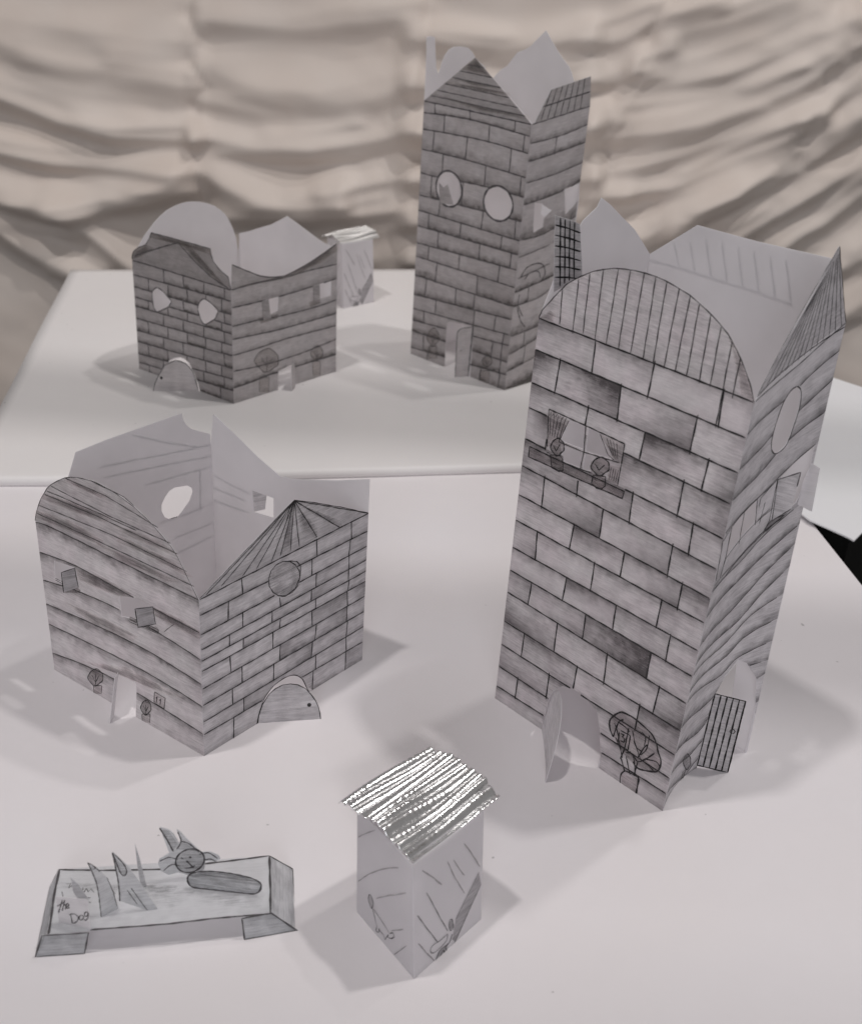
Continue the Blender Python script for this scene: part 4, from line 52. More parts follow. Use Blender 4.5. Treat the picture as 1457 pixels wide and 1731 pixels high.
PL = json.loads('''{"top":[[-0.14337,0.31633,0.012],[-0.05634,0.33413,0.012],[-0.06146,0.36522,0.012],[-0.14985,0.35014,0.012]],"legL":[[-0.14594,0.31552,0.012],[-0.12788,0.31846,0.012],[-0.13041,0.31761,0.0],[-0.14949,0.31464,0.0]],"legR":[[-0.06755,0.33048,0.012],[-0.05584,0.33407,0.012],[-0.04508,0.33619,0.0],[-0.06714,0.33129,0.0]],"sideR":[[-0.05626,0.33404,0.012],[-0.06146,0.36515,0.012],[-0.05177,0.36954,0.0],[-0.04508,0.33619,0.0]],"sideL":[[-0.14976,0.35014,0.012],[-0.14443,0.31594,0.012],[-0.14965,0.31462,0.0],[-0.15597,0.35041,0.0]],"ink":[[0.8,[-0.14969,0.34991,0.012],[-0.13286,0.35075,0.012],[-0.10721,0.35346,0.012],[-0.08202,0.35987,0.012],[-0.06146,0.36515,0.012]],[0.9,[-0.06141,0.36479,0.012],[-0.05866,0.34974,0.012],[-0.05626,0.33404,0.012]],[0.9,[-0.14941,0.34959,0.012],[-0.14709,0.33477,0.012],[-0.14329,0.31623,0.012]],[0.8,[-0.12736,0.31952,0.012],[-0.11233,0.32224,0.012],[-0.09632,0.32506,0.012],[-0.08035,0.32894,0.012],[-0.05618,0.33351,0.012]]],"scrib":[[0.4,[-0.14407,0.34215,0.012],[-0.14248,0.34261,0.012],[-0.14257,0.34006,0.012],[-0.14165,0.34157,0.012],[-0.14003,0.34104,0.012],[-0.1398,0.33885,0.012],[-0.13876,0.34114,0.012],[-0.13721,0.33939,0.012],[-0.1366,0.3411,0.012],[-0.13598,0.33698,0.012],[-0.13518,0.34066,0.012],[-0.13381,0.3389,0.012],[-0.13323,0.34049,0.012],[-0.13137,0.33877,0.012]],[0.4,[-0.12983,0.34,0.012],[-0.12872,0.34064,0.012],[-0.12733,0.33877,0.012],[-0.12676,0.34135,0.012],[-0.12491,0.3393,0.012],[-0.12394,0.34048,0.012],[-0.12243,0.33874,0.012]],[0.4,[-0.1321,0.33361,0.012],[-0.13115,0.33326,0.012]],[0.4,[-0.13461,0.33578,0.012],[-0.13205,0.33577,0.012]]],"grey":[[0.3,[-0.14668,0.34305,0.012],[-0.12397,0.3438,0.012],[-0.09404,0.34548,0.012],[-0.09314,0.34135,0.012],[-0.12295,0.34001,0.012],[-0.14441,0.33991,0.012]],[0.25,[-0.1104,0.34492,0.012],[-0.09233,0.34562,0.012],[-0.08743,0.34291,0.012],[-0.09737,0.33341,0.012],[-0.10867,0.33789,0.012]],[0.2,[-0.09288,0.34413,0.012],[-0.06184,0.34501,0.012],[-0.06215,0.33624,0.012],[-0.08611,0.33647,0.012]]],"stand":[["spike",{"O":[-0.12474,0.32645,0.012],"D":[0.7431,0.6691,0.0],"E":[0,0,1],"out":[[-0.00298,0.03346],[0.00131,0.0265],[0.00409,0.0203],[0.00769,-0.00053],[0.0,0.0],[-0.00022,0.01677]],"ink":[[0.4,[-0.00298,0.03346],[-0.0012,0.02494],[-0.00022,0.01677],[-0.00025,0.00018]],[0.4,[-0.00301,0.03314],[-0.00093,0.03046],[0.00148,0.02548]],[0.3,[0.00409,0.0203],[0.00594,0.01086],[0.00697,0.00178]],[0.5,[-0.0013,0.02843],[3e-05,0.0287]]],"fill":[]}],["spike",{"O":[-0.10707,0.33135,0.012],"D":[0.9848,0.1736,0.0],"E":[0,0,1],"out":[[-0.01137,0.0347],[-0.00626,0.02683],[-0.00213,0.01715],[0.00415,0.0004],[0.0,0.0],[-0.01057,0.00679],[-0.01036,0.01798]],"ink":[[0.5,[-0.01137,0.0347],[-0.01036,0.01798],[-0.01057,0.00679]],[0.5,[-0.01126,0.03412],[-0.00929,0.02367],[-0.00787,0.02122],[-0.00667,0.02342],[-0.00741,0.02751],[-0.01052,0.03349]],[0.3,[-0.00558,0.01398],[-0.00211,0.0053],[2e-05,0.00024]],[0.3,[-0.00727,0.01297],[-0.00382,0.00428]]],"fill":[[0.55,[-0.01085,0.03126],[-0.00929,0.02367],[-0.00787,0.02122],[-0.00691,0.02344],[-0.0078,0.02755]]]}],["spike",{"O":[-0.11174,0.34336,0.012],"D":[0.9397,0.342,0.0],"E":[0,0,1],"out":[[-0.00169,0.02642],[-0.00034,0.01728],[0.00186,-0.00386],[-0.00084,-0.00245],[-0.00156,0.01406]],"ink":[],"fill":[]}],["spike",{"O":[-0.1355,0.33301,0.012],"D":[0.9659,0.2588,0.0],"E":[0,0,1],"out":[[-0.00244,0.01539],[0.00018,0.01075],[0.00352,0.0011],[0.0,0.0],[-0.00218,0.00706]],"ink":[],"fill":[]}],["name_card",{"O":[-0.14108,0.32234,0.012],"D":[0.9781,-0.2079,0.0],"E":[0,0,1],"out":[[0.0002,0.0151],[0.01451,0.01797],[0.01413,0.00075],[0.0,0.0]],"ink":[[0.45,[0.00316,0.01431],[0.002,0.01042],[0.0006,0.00606]],[0.45,[0.00032,0.00987],[0.00193,0.01133],[0.00356,0.01303]],[0.45,[0.00428,0.01467],[0.00334,0.01109],[0.00245,0.00797]],[0.45,[0.0031,0.01054],[0.00416,0.01206],[0.00437,0.01072],[0.00403,0.00919]],[0.45,[0.00475,0.01084],[0.00579,0.01212],[0.00555,0.01321],[0.0047,0.012],[0.00467,0.01011],[0.00603,0.01102]],[0.45,[0.00597,0.00723],[0.00621,0.00445],[0.00613,0.00204]],[0.45,[0.00536,0.00655],[0.00765,0.00778],[0.00933,0.00667],[0.00891,0.00439],[0.00745,0.00247],[0.00593,0.00185]],[0.45,[0.01111,0.0082],[0.00989,0.00686],[0.0099,0.0052],[0.01102,0.00557],[0.01191,0.00728],[0.01111,0.0082]],[0.45,[0.01408,0.01107],[0.01274,0.01016],[0.01245,0.00817],[0.01356,0.00854],[0.01422,0.01064],[0.01372,0.00741],[0.01245,0.00557],[0.01181,0.0063]],[0.45,[0.00373,0.01937],[0.00368,0.01657]]],"fill":[]}],["dog_head",{"O":[-0.09235,0.34979,0.012],"D":[0.9903,0.1392,0.0],"E":[0,0,1],"out":[[-0.01184,0.03081],[-0.00844,0.02948],[-0.00642,0.02705],[-0.00445,0.02156],[-0.00374,0.02246],[-0.00505,0.0293],[-0.0037,0.02807],[-0.00101,0.02349],[0.0019,0.0192],[0.00452,0.01548],[0.00833,0.0155],[0.01165,0.01328],[0.01243,0.01107],[0.01066,0.00948],[0.006,0.01024],[0.00537,0.00518],[0.00269,0.00266],[-0.0008,0.00128],[-0.00328,0.00302],[-0.00579,0.00403],[-0.00969,0.00268],[-0.01269,0.0053],[-0.01378,0.00972],[-0.01293,0.01255],[-0.00871,0.01565],[-0.01023,0.02282]],"ink":[[0.7,[0.00559,0.0105],[0.00557,0.01317],[0.00465,0.01548],[0.00299,0.01707],[0.00082,0.01772],[-0.00152,0.01733],[-0.00368,0.01596],[-0.00535,0.01381],[-0.00626,0.0112],[-0.00627,0.00853],[-0.00538,0.00619],[-0.00372,0.00456],[-0.00153,0.00389],[0.00084,0.00429],[0.00303,0.00569],[0.0047,0.00787],[0.00559,0.0105]],[0.6,[-0.01186,0.03047],[-0.00934,0.02394],[-0.00697,0.01674]],[0.5,[-0.00455,0.02776],[-0.00349,0.02245],[-0.00549,0.01784]],[0.5,[-0.00349,0.02245],[0.00011,0.02048],[0.00368,0.01553]],[0.5,[-0.01302,0.01112],[-0.0091,0.01328],[-0.00538,0.01187]],[0.5,[-0.01165,0.0056],[-0.00807,0.00902],[-0.00473,0.00797]],[0.5,[0.00363,0.01434],[0.00747,0.01508],[0.01116,0.0115]],[0.5,[0.00517,0.01065],[0.00817,0.01132],[0.0105,0.00973]],[0.9,[-0.00397,0.01298],[-0.00317,0.01198]],[0.9,[-0.00057,0.01327],[0.00023,0.01238]],[0.7,[-0.00187,0.01094],[-0.00061,0.00894],[0.00098,0.00642]],[0.6,[-0.00268,0.00652],[-0.00055,0.00663],[0.00164,0.00784]]],"fill":[[0.62,[0.00559,0.0105],[0.00557,0.01317],[0.00465,0.01548],[0.00299,0.01707],[0.00082,0.01772],[-0.00152,0.01733],[-0.00368,0.01596],[-0.00535,0.01381],[-0.00626,0.0112],[-0.00627,0.00853],[-0.00538,0.00619],[-0.00372,0.00456],[-0.00153,0.00389],[0.00084,0.00429],[0.00303,0.00569],[0.0047,0.00787]],[0.55,[-0.0111,0.02927],[-0.00846,0.02913],[-0.00491,0.02076],[-0.00694,0.01733]],[0.55,[-0.00352,0.02186],[0.00091,0.01961],[0.00325,0.01556],[-0.00087,0.01758],[-0.00507,0.01782]]]}],["dog_body",{"O":[-0.0659,0.34335,0.012],"D":[0.9986,-0.0523,0.0],"E":[0,0,1],"out":[[-0.02709,0.00479],[-0.02635,0.00756],[-0.02408,0.00946],[-0.0188,0.01107],[-0.01185,0.01148],[-0.00408,0.01081],[0.00108,0.00952],[0.00407,0.00755],[0.00446,0.00518],[0.00336,0.00197],[1e-05,0.00025],[-0.00787,6e-05],[-0.01662,0.00023],[-0.02363,0.00042],[-0.0262,0.00151]],"ink":[[0.8,[-0.02709,0.00479],[-0.02635,0.00756],[-0.02408,0.00946],[-0.0188,0.01107],[-0.01185,0.01148],[-0.00408,0.01081],[0.00108,0.00952],[0.00407,0.00755],[0.00446,0.00518],[0.00336,0.00197],[1e-05,0.00025],[-0.00787,6e-05],[-0.01662,0.00023],[-0.02363,0.00042],[-0.0262,0.00151],[-0.02709,0.00479]]],"fill":[[0.5,[-0.02709,0.00479],[-0.02635,0.00756],[-0.02408,0.00946],[-0.0188,0.01107],[-0.01185,0.01148],[-0.00408,0.01081],[0.00108,0.00952],[0.00407,0.00755],[0.00446,0.00518],[0.00336,0.00197],[1e-05,0.00025],[-0.00787,6e-05],[-0.01662,0.00023],[-0.02363,0.00042],[-0.0262,0.00151]],[0.68,[-0.02636,0.00732],[-0.01881,0.01083],[-0.00409,0.01057],[0.00363,0.00749],[-0.00416,0.00815],[-0.01892,0.00816],[-0.02422,0.00642]]]}]]}''')
FOLDS = json.loads('''[[10,14,9,[[-0.5228,0.146],[-0.5098,0.1407],[-0.4443,0.1186],[-0.3778,0.1056],[-0.2943,0.1074]]],[9,12,8,[[-0.5255,0.0891],[-0.5123,0.0852],[-0.4454,0.0737],[-0.3782,0.073],[-0.3042,0.0758]]],[9,14,9,[[-0.5235,0.055],[-0.5135,0.0524],[-0.4631,0.0397],[-0.4123,0.0364],[-0.3615,0.0489],[-0.3109,0.0645]]],[9,12,9,[[-0.5141,0.0335],[-0.4804,0.0229],[-0.4295,0.0212],[-0.3785,0.0321],[-0.2973,0.0527]]],[10,14,9,[[-0.5283,0.0137],[-0.5149,0.005],[-0.4745,-0.0213],[-0.4266,-0.0376],[-0.4026,-0.0555]]],[8,14,9,[[-0.4464,0.0249],[-0.4126,0.0048],[-0.3717,-0.0247],[-0.3441,-0.0424]]],[5,18,12,[[-0.5132,0.1977],[-0.442,0.1809],[-0.3766,0.1697],[-0.2977,0.1623]]],[4,18,12,[[-0.5117,0.22],[-0.4082,0.2097],[-0.2974,0.2043]]],[4,18,10,[[-0.5082,0.171],[-0.4267,0.1501],[-0.311,0.1417]]],[9,12,9,[[-0.2826,0.1112],[-0.2274,0.103],[-0.1607,0.106],[-0.0944,0.1177],[-0.0421,0.1346]]],[10,18,12,[[-0.2823,0.0755],[-0.2569,0.0614],[-0.2263,0.0522],[-0.1754,0.0442],[-0.1249,0.0504]]],[6,14,9,[[-0.2563,0.0268],[-0.1749,0.03],[-0.1075,0.0404],[-0.0406,0.0538]]],[6,10,8,[[-0.1422,0.0619],[-0.0923,0.0743],[-0.0426,0.0866]]],[3,12,8,[[-0.1232,0.0125],[-0.0728,0.025],[-0.0362,0.0367]]],[5,18,12,[[-0.2812,0.1798],[-0.2119,0.1627],[-0.1461,0.1651],[-0.0489,0.1949]]],[4,16,10,[[-0.2811,0.1465],[-0.2114,0.1369],[-0.1124,0.1473],[-0.0473,0.1664]]],[4,16,10,[[-0.281,0.2275],[-0.1804,0.2245],[-0.0518,0.2466]]],[2,12,10,[[-0.2759,-0.0158],[-0.1906,-0.0075],[-0.105,-0.012],[-0.0374,0.0017]]],[6,12,8,[[0.1356,0.2283],[0.1734,0.2364],[0.2089,0.2604],[0.2698,0.2799]]],[7,12,9,[[0.1464,0.157],[0.1819,0.1636],[0.1923,0.1869],[0.2463,0.1976],[0.2932,0.2108],[0.3538,0.2366],[0.4229,0.2772]]],[12,18,12,[[0.1457,0.1325],[0.1779,0.1405],[0.2199,0.1476],[0.2678,0.1596],[0.3302,0.1814],[0.3753,0.2052],[0.4345,0.2516]]],[8,12,9,[[0.1624,0.0995],[0.2076,0.1115],[0.2556,0.1267],[0.3027,0.1449],[0.365,0.1684],[0.4098,0.1937],[0.4408,0.2195]]],[8,12,8,[[0.1513,0.0771],[0.1912,0.0795],[0.2432,0.0919],[0.2905,0.1134],[0.3676,0.1518],[0.3972,0.1718]]],[11,16,11,[[0.1895,0.0322],[0.2227,0.0374],[0.2566,0.0646],[0.3136,0.0899],[0.3856,0.1421],[0.4475,0.1838]]],[8,12,8,[[0.2559,0.0425],[0.2809,0.0582],[0.3217,0.0795],[0.3739,0.1106],[0.4507,0.1658]]],[10,14,10,[[0.3114,0.03],[0.3424,0.0509],[0.3973,0.0887],[0.4571,0.1295]]],[8,12,9,[[0.3697,0.024],[0.3905,0.0443],[0.4217,0.0603],[0.4624,0.0988]]],[8,14,9,[[0.4078,-0.0056],[0.4425,0.0124],[0.4736,0.0302]]],[8,14,9,[[0.4471,-0.0419],[0.481,-0.0173]]],[5,14,10,[[0.1962,0.2081],[0.259,0.2236],[0.3197,0.2479],[0.3783,0.2775]]],[5,14,10,[[0.2178,0.2419],[0.2856,0.2605],[0.3453,0.2843]]],[6,12,9,[[0.1362,0.1926],[0.1646,0.2002],[0.1916,0.2197],[0.2225,0.2304]]],[6,10,8,[[0.1462,0.0611],[0.1649,0.0748],[0.1909,0.0826]]],[7,14,10,[[-0.0515,0.2249],[0.0461,0.22],[0.1381,0.2384]]],[8,14,10,[[-0.0489,0.1785],[0.05,0.1723],[0.1426,0.197]]],[9,14,10,[[-0.0461,0.1313],[0.0542,0.1206],[0.1474,0.1507]]],[9,14,10,[[-0.0432,0.0807],[0.058,0.073],[0.1528,0.0986]]],[8,14,10,[[-0.0405,0.0357],[0.0619,0.0253],[0.1575,0.0519]]],[8,14,10,[[-0.0378,-0.0074],[0.0651,-0.0153],[0.1622,0.0046]]]]''')
SEAM = json.loads('''[[6,[-0.2965,0.2645],[-0.3004,0.2293],[-0.2844,0.2065],[-0.2976,0.1849],[-0.2779,0.1604],[-0.2927,0.1428],[-0.2843,0.1095],[-0.2809,0.1005],[-0.2891,0.0782],[-0.2802,0.0411],[-0.2756,-0.0286]],[5,[-0.0376,0.2795],[-0.0372,0.218],[-0.0394,0.1729],[-0.0486,0.1327],[-0.0372,0.0807],[-0.0364,-0.0143]],[5,[0.2193,0.277],[0.2039,0.2499],[0.2012,0.2203],[0.1858,0.1865],[0.186,0.1563],[0.169,0.1308],[0.1749,0.1065],[0.1676,0.0812],[0.1626,0.0306]],[4,[0.4178,0.2711],[0.4178,0.2389],[0.3992,0.217],[0.3974,0.1899],[0.383,0.1588],[0.3826,0.1188],[0.3637,0.0898],[0.3662,0.0491]]]''')
SPOT = json.loads('''[[0.2744,0.213],[0.2792,0.2112]]''')
BACK = json.loads('''{"edge":[[-0.3003,0.6983],[-0.2687,0.7026],[-0.149,0.7261],[-0.0402,0.7476],[0.0646,0.7687]],"bl":[[-0.3867,1.1464]],"l2":[[-0.3397,0.8088]],"far":[[-0.0669,1.2119]]}''')
RIGHTS = json.loads('''[[0.2582,0.7414],[0.2686,0.7177],[0.2896,0.6966],[0.2929,0.6922],[0.3022,0.7046],[0.3438,0.7526],[0.4118,0.8187],[0.4395,0.9225],[0.3803,0.9706],[0.3578,0.99],[0.2821,1.0319]]''')
EDGE = json.loads('''[[0.2713,0.725],[0.2843,0.64]]''')
GRID = json.loads('''{"O":[0.04695,0.50353,0.22089],"D":[0.9701,0.2425,0.0],"E":[0,0,1],"out":[[-0.00124,0.04494],[0.00464,0.04343],[0.01055,0.04111],[0.01182,0.03392],[0.01354,0.02508],[0.01465,0.01728],[0.01189,0.01576],[0.00845,0.01376],[0.00213,0.00999],[0.00074,0.02227]],"ink":[[0.7,[0.00126,0.0439],[0.00464,0.01274]],[0.7,[0.00348,0.04321],[0.00669,0.01403]],[0.7,[0.00571,0.04251],[0.00875,0.01533]],[0.7,[0.00795,0.04181],[0.0108,0.01662]],[0.75,[-0.00076,0.04077],[0.00539,0.03923],[0.01141,0.03718]],[0.75,[-0.00023,0.03611],[0.00591,0.03486],[0.01194,0.03299]],[0.75,[0.00031,0.0314],[0.00644,0.03044],[0.01247,0.02876]],[0.75,[0.00085,0.02665],[0.00698,0.02599],[0.01301,0.02449]],[0.75,[0.0014,0.02185],[0.00752,0.02149],[0.01355,0.02019]],[0.75,[0.00195,0.017],[0.00806,0.01695],[0.0141,0.01584]]]}''')
ROOF = json.loads('''[[-0.03014,0.35191,0.0595],[0.0016,0.31765,0.063],[0.03591,0.3564,0.0635],[0.00529,0.38232,0.066]]''')
S2 = json.loads('''[-0.0944,1.0812,0.007]''')
YC = json.loads('''1.36''')
HB = json.loads('''0.007''')
random.seed(7); rng = np.random.default_rng(7)
# ------------------------------------------------------------------ materials
def new_mat(name):
    m = bpy.data.materials.new(name); m.use_nodes = True; nt = m.node_tree
    return m, nt, nt.nodes['Principled BSDF'], nt.nodes, nt.links
def mathn(nt, op, a, b=None, clamp=False):
    n = nt.nodes.new('ShaderNodeMath'); n.operation = op; n.use_clamp = clamp
    for i, v in enumerate((a, b)):
        if v is None: continue
        if isinstance(v, (int, float)): n.inputs[i].default_value = v
        else: nt.links.new(v, n.inputs[i])
    return n.outputs[0]
def noise(nt, vec, scale, detail=3, rough=.5, sc=(1, 1, 1), rot=0):
    if sc != (1, 1, 1) or rot:
        mp = nt.nodes.new('ShaderNodeMapping'); mp.inputs['Scale'].default_value = sc; mp.inputs['Rotation'].default_value = (0, 0, rot)
        mp.vector_type = 'POINT'; nt.links.new(vec, mp.inputs['Vector']); vec = mp.outputs[0]
    n = nt.nodes.new('ShaderNodeTexNoise'); n.inputs['Scale'].default_value = scale; n.inputs['Detail'].default_value = detail
    n.inputs['Roughness'].default_value = rough; nt.links.new(vec, n.inputs['Vector']); return n.outputs['Fac']
def ramp(nt, fac, a, b, lo=0., hi=1.):
    n = nt.nodes.new('ShaderNodeMapRange'); n.inputs[1].default_value = a; n.inputs[2].default_value = b
    n.inputs[3].default_value = lo; n.inputs[4].default_value = hi; nt.links.new(fac, n.inputs[0]); return n.outputs[0]
def mixc(nt, fac, a, b):
    n = nt.nodes.new('ShaderNodeMix'); n.data_type = 'RGBA'
    if isinstance(fac, (int, float)): n.inputs[0].default_value = fac
    else: nt.links.new(fac, n.inputs[0])
    for s, v in ((6, a), (7, b)):
        if isinstance(v, tuple): n.inputs[s].default_value = (*v, 1)
        else: nt.links.new(v, n.inputs[s])
    return n.outputs[2]
def bump(nt, h, strength, dist):
    n = nt.nodes.new('ShaderNodeBump'); n.inputs['Strength'].default_value = strength; n.inputs['Distance'].default_value = dist
    nt.links.new(h, n.inputs['Height']); return n.outputs[0]
def geo_pos(nt):
    return nt.nodes.new('ShaderNodeTexCoord').outputs['Object']
PAPER = (.94, .925, .94)
def make_paper(name, col=PAPER, rough=.62, trans=.58):
    m, nt, b, N, L = new_mat(name); p = geo_pos(nt)
    n1 = noise(nt, p, 900, 3); n2 = noise(nt, p, 40, 3)
    c = mixc(nt, ramp(nt, n2, .3, .7), tuple(v*.965 for v in col), tuple(min(v*1.01, .96) for v in col))
    L.new(c, b.inputs['Base Color']); b.inputs['Roughness'].default_value = rough; b.inputs['Specular IOR Level'].default_value = .3
    L.new(bump(nt, n1, .12, .0004), b.inputs['Normal'])
    t = N.new('ShaderNodeBsdfTranslucent'); L.new(c, t.inputs[0]); mx = N.new('ShaderNodeMixShader'); mx.inputs[0].default_value = trans
    L.new(b.outputs[0], mx.inputs[1]); L.new(t.outputs[0], mx.inputs[2]); L.new(mx.outputs[0], N['Material Output'].inputs[0]); return m
def make_graphite(name, dark=(.075, .07, .074), tint=None, soft=0.):
    """pencil shading on paper: attribute tone = (base, top, bottom, seed), corn = darkness at the four corners"""
    m, nt, b, N, L = new_mat(name)
    uv = N.new('ShaderNodeUVMap'); uv.uv_map = 'fit'; mm = N.new('ShaderNodeUVMap'); mm.uv_map = 'mm'
    sx = N.new('ShaderNodeSeparateXYZ'); L.new(uv.outputs[0], sx.inputs[0]); u, v = sx.outputs[0], sx.outputs[1]
    at = N.new('ShaderNodeAttribute'); at.attribute_name = 'tone'; ac = N.new('ShaderNodeAttribute'); ac.attribute_name = 'corn'
    s1 = N.new('ShaderNodeSeparateColor'); L.new(at.outputs['Color'], s1.inputs[0]); s2 = N.new('ShaderNodeSeparateColor'); L.new(ac.outputs['Color'], s2.inputs[0])
    base, top, bot, seed = s1.outputs[0], s1.outputs[1], s1.outputs[2], at.outputs['Alpha']
    iu = mathn(nt, 'SUBTRACT', 1, u); iv = mathn(nt, 'SUBTRACT', 1, v)
    cb = N.new('ShaderNodeCombineXYZ'); L.new(mathn(nt, 'MULTIPLY', seed, 37.0), cb.inputs[2])
    va = N.new('ShaderNodeVectorMath'); va.operation = 'ADD'; L.new(mm.outputs[0], va.inputs[0]); L.new(cb.outputs[0], va.inputs[1]); vec = va.outputs[0]
    wob = ramp(nt, noise(nt, vec, .22, 3), .3, .7, -.22, .22)
    def corner(a, c, d):
        q = mathn(nt, 'MULTIPLY', c, d); q = mathn(nt, 'ADD', q, mathn(nt, 'MULTIPLY', wob, .2)); q = ramp(nt, q, .08, .85); return mathn(nt, 'MULTIPLY', q, a)
    tot = base
    for a, c, d in ((s2.outputs[0], iu, iv), (s2.outputs[1], u, iv), (s2.outputs[2], u, v), (ac.outputs['Alpha'], iu, v)):
        tot = mathn(nt, 'ADD', tot, corner(a, c, d))
    for a, c in ((top, v), (bot, iv)):
        q = mathn(nt, 'ADD', c, mathn(nt, 'MULTIPLY', wob, .5)); q = ramp(nt, q, .45, 1.0); q = mathn(nt, 'POWER', q, 1.9); tot = mathn(nt, 'ADD', tot, mathn(nt, 'MULTIPLY', q, a))
    st = noise(nt, vec, 1.0, 4, .62, (.09, 1.15, 1), .10); st2 = noise(nt, vec, 1.0, 3, .6, (.25, 2.4, 1), -.06)
    gr = noise(nt, vec, 2.6, 3, .7); blot = noise(nt, vec, .16, 3)
    k = mathn(nt, 'ADD', mathn(nt, 'MULTIPLY', ramp(nt, st, .3, .7, -1, 1), .15), mathn(nt, 'MULTIPLY', ramp(nt, gr, .3, .7, -1, 1), .07))
    k = mathn(nt, 'ADD', k, mathn(nt, 'MULTIPLY', ramp(nt, blot, .3, .7, -1, 1), .09)); k = mathn(nt, 'ADD', k, mathn(nt, 'MULTIPLY', ramp(nt, st2, .3, .7, -1, 1), .09))
    tot = mathn(nt, 'ADD', tot, mathn(nt, 'MULTIPLY', mathn(nt, 'MULTIPLY', k, .95*(1-soft)), mathn(nt, 'MULTIPLY', base, 14, True))); 
    b.inputs['Base Color'].default_value = (*dark, 1); tr = N.new('ShaderNodeBsdfTransparent'); mx = N.new('ShaderNodeMixShader')
    if tint: L.new(mixc(nt, ramp(nt, noise(nt, vec, .07, 2), .3, .7), tint, (1, .995, .985)), tr.inputs[0])
    L.new(mathn(nt, 'MINIMUM', mathn(nt, 'MAXIMUM', mathn(nt, 'MULTIPLY', tot, .82), .0), .97), mx.inputs[0]); L.new(tr.outputs[0], mx.inputs[1]); L.new(b.outputs[0], mx.inputs[2]); L.new(mx.outputs[0], N['Material Output'].inputs[0])
    b.inputs['Roughness'].default_value = .5; b.inputs['Specular IOR Level'].default_value = .35
    L.new(bump(nt, gr, .15, .0003), b.inputs['Normal']); return m
def make_flat(name, col, rough=.5, spec=.3):
    m, nt, b, N, L = new_mat(name); p = geo_pos(nt); n = noise(nt, p, 700, 3)
    L.new(mixc(nt, ramp(nt, n, .3, .7), tuple(v*.7 for v in col), tuple(v*1.3 for v in col)), b.inputs['Base Color'])
    b.inputs['Roughness'].default_value = rough; b.inputs['Specular IOR Level'].default_value = spec; return m
MP = make_paper('paper'); MPI = make_paper('platform_paper', (.92, .925, .94))
MG = make_graphite('pencil_shading'); MGP = make_graphite('rosy_pencil_shading', (.08, .07, .073), (1, .972, .974)); MGS = make_graphite('smooth_pencil_shading', (.075, .066, .06), (1, .985, .97), .35)
MI = make_flat('ink', (.016, .015, .016), .42, .35); MPN = make_flat('pencil_line', (.085, .08, .084)); MPF = make_flat('faint_pencil_line', (.30, .28, .29)); MBL = make_flat('show_through', (.70, .685, .705), .6)
# ------------------------------------------------------------------ things
def tag(o, label=None, cat=None, group=None, kind=None):
    for k, v in (('label', label), ('category', cat), ('group', group), ('kind', kind)):
        if v: o[k] = v
    return o
def thing(name, loc, label, cat, group=None):
    o = bpy.data.objects.new(name, None); COL.objects.link(o); o.location = loc; o.empty_display_size = .02
    return tag(o, label, cat, group)
class MB:
    """collects faces of one mesh; every corner carries two UVs and two colour attributes"""
    def __init__(s): s.v = []; s.f = []; s.m = []; s.a = []; s.mats = []
    def mi(s, m):
        if m not in s.mats: s.mats.append(m)
        return s.mats.index(m)
    def face(s, pts, mat, fit=None, mm=None, tone=(0, 0, 0, 0), corn=(0, 0, 0, 0)):
        i = len(s.v); s.v += [tuple(p) for p in pts]; s.f.append(list(range(i, i+len(pts)))); s.m.append(s.mi(mat))
        s.a.append((fit or [(0, 0)]*len(pts), mm or [(0, 0)]*len(pts), tone, corn))
    def build(s, name, parent, org=(0, 0, 0), smooth=False, weld=False):
        me = bpy.data.meshes.new(name); o = Vector(org)
        me.from_pydata([tuple(Vector(p)-o) for p in s.v], [], s.f)
        for m in s.mats: me.materials.append(m)
        me.polygons.foreach_set('material_index', s.m)
        u1 = me.uv_layers.new(name='fit'); u2 = me.uv_layers.new(name='mm')
        u1.data.foreach_set('uv', [c for a in s.a for p in a[0] for c in p]); u2.data.foreach_set('uv', [c for a in s.a for p in a[1] for c in p])
        for j, nm in ((2, 'tone'), (3, 'corn')):
            ca = me.color_attributes.new(nm, 'FLOAT_COLOR', 'CORNER')
            ca.data.foreach_set('color', [c for a, f in zip(s.a, s.f) for i in range(len(f)) for c in (a[j][i] if isinstance(a[j], list) else a[j])])
        if weld:
            bm = bmesh.new(); bm.from_mesh(me); bmesh.ops.remove_doubles(bm, verts=bm.verts, dist=1e-6); bm.to_mesh(me); bm.free()
        if smooth: me.polygons.foreach_set('use_smooth', [True]*len(me.polygons))
        ob = bpy.data.objects.new(name, me); COL.objects.link(ob)
        if parent: ob.parent = parent
        return ob
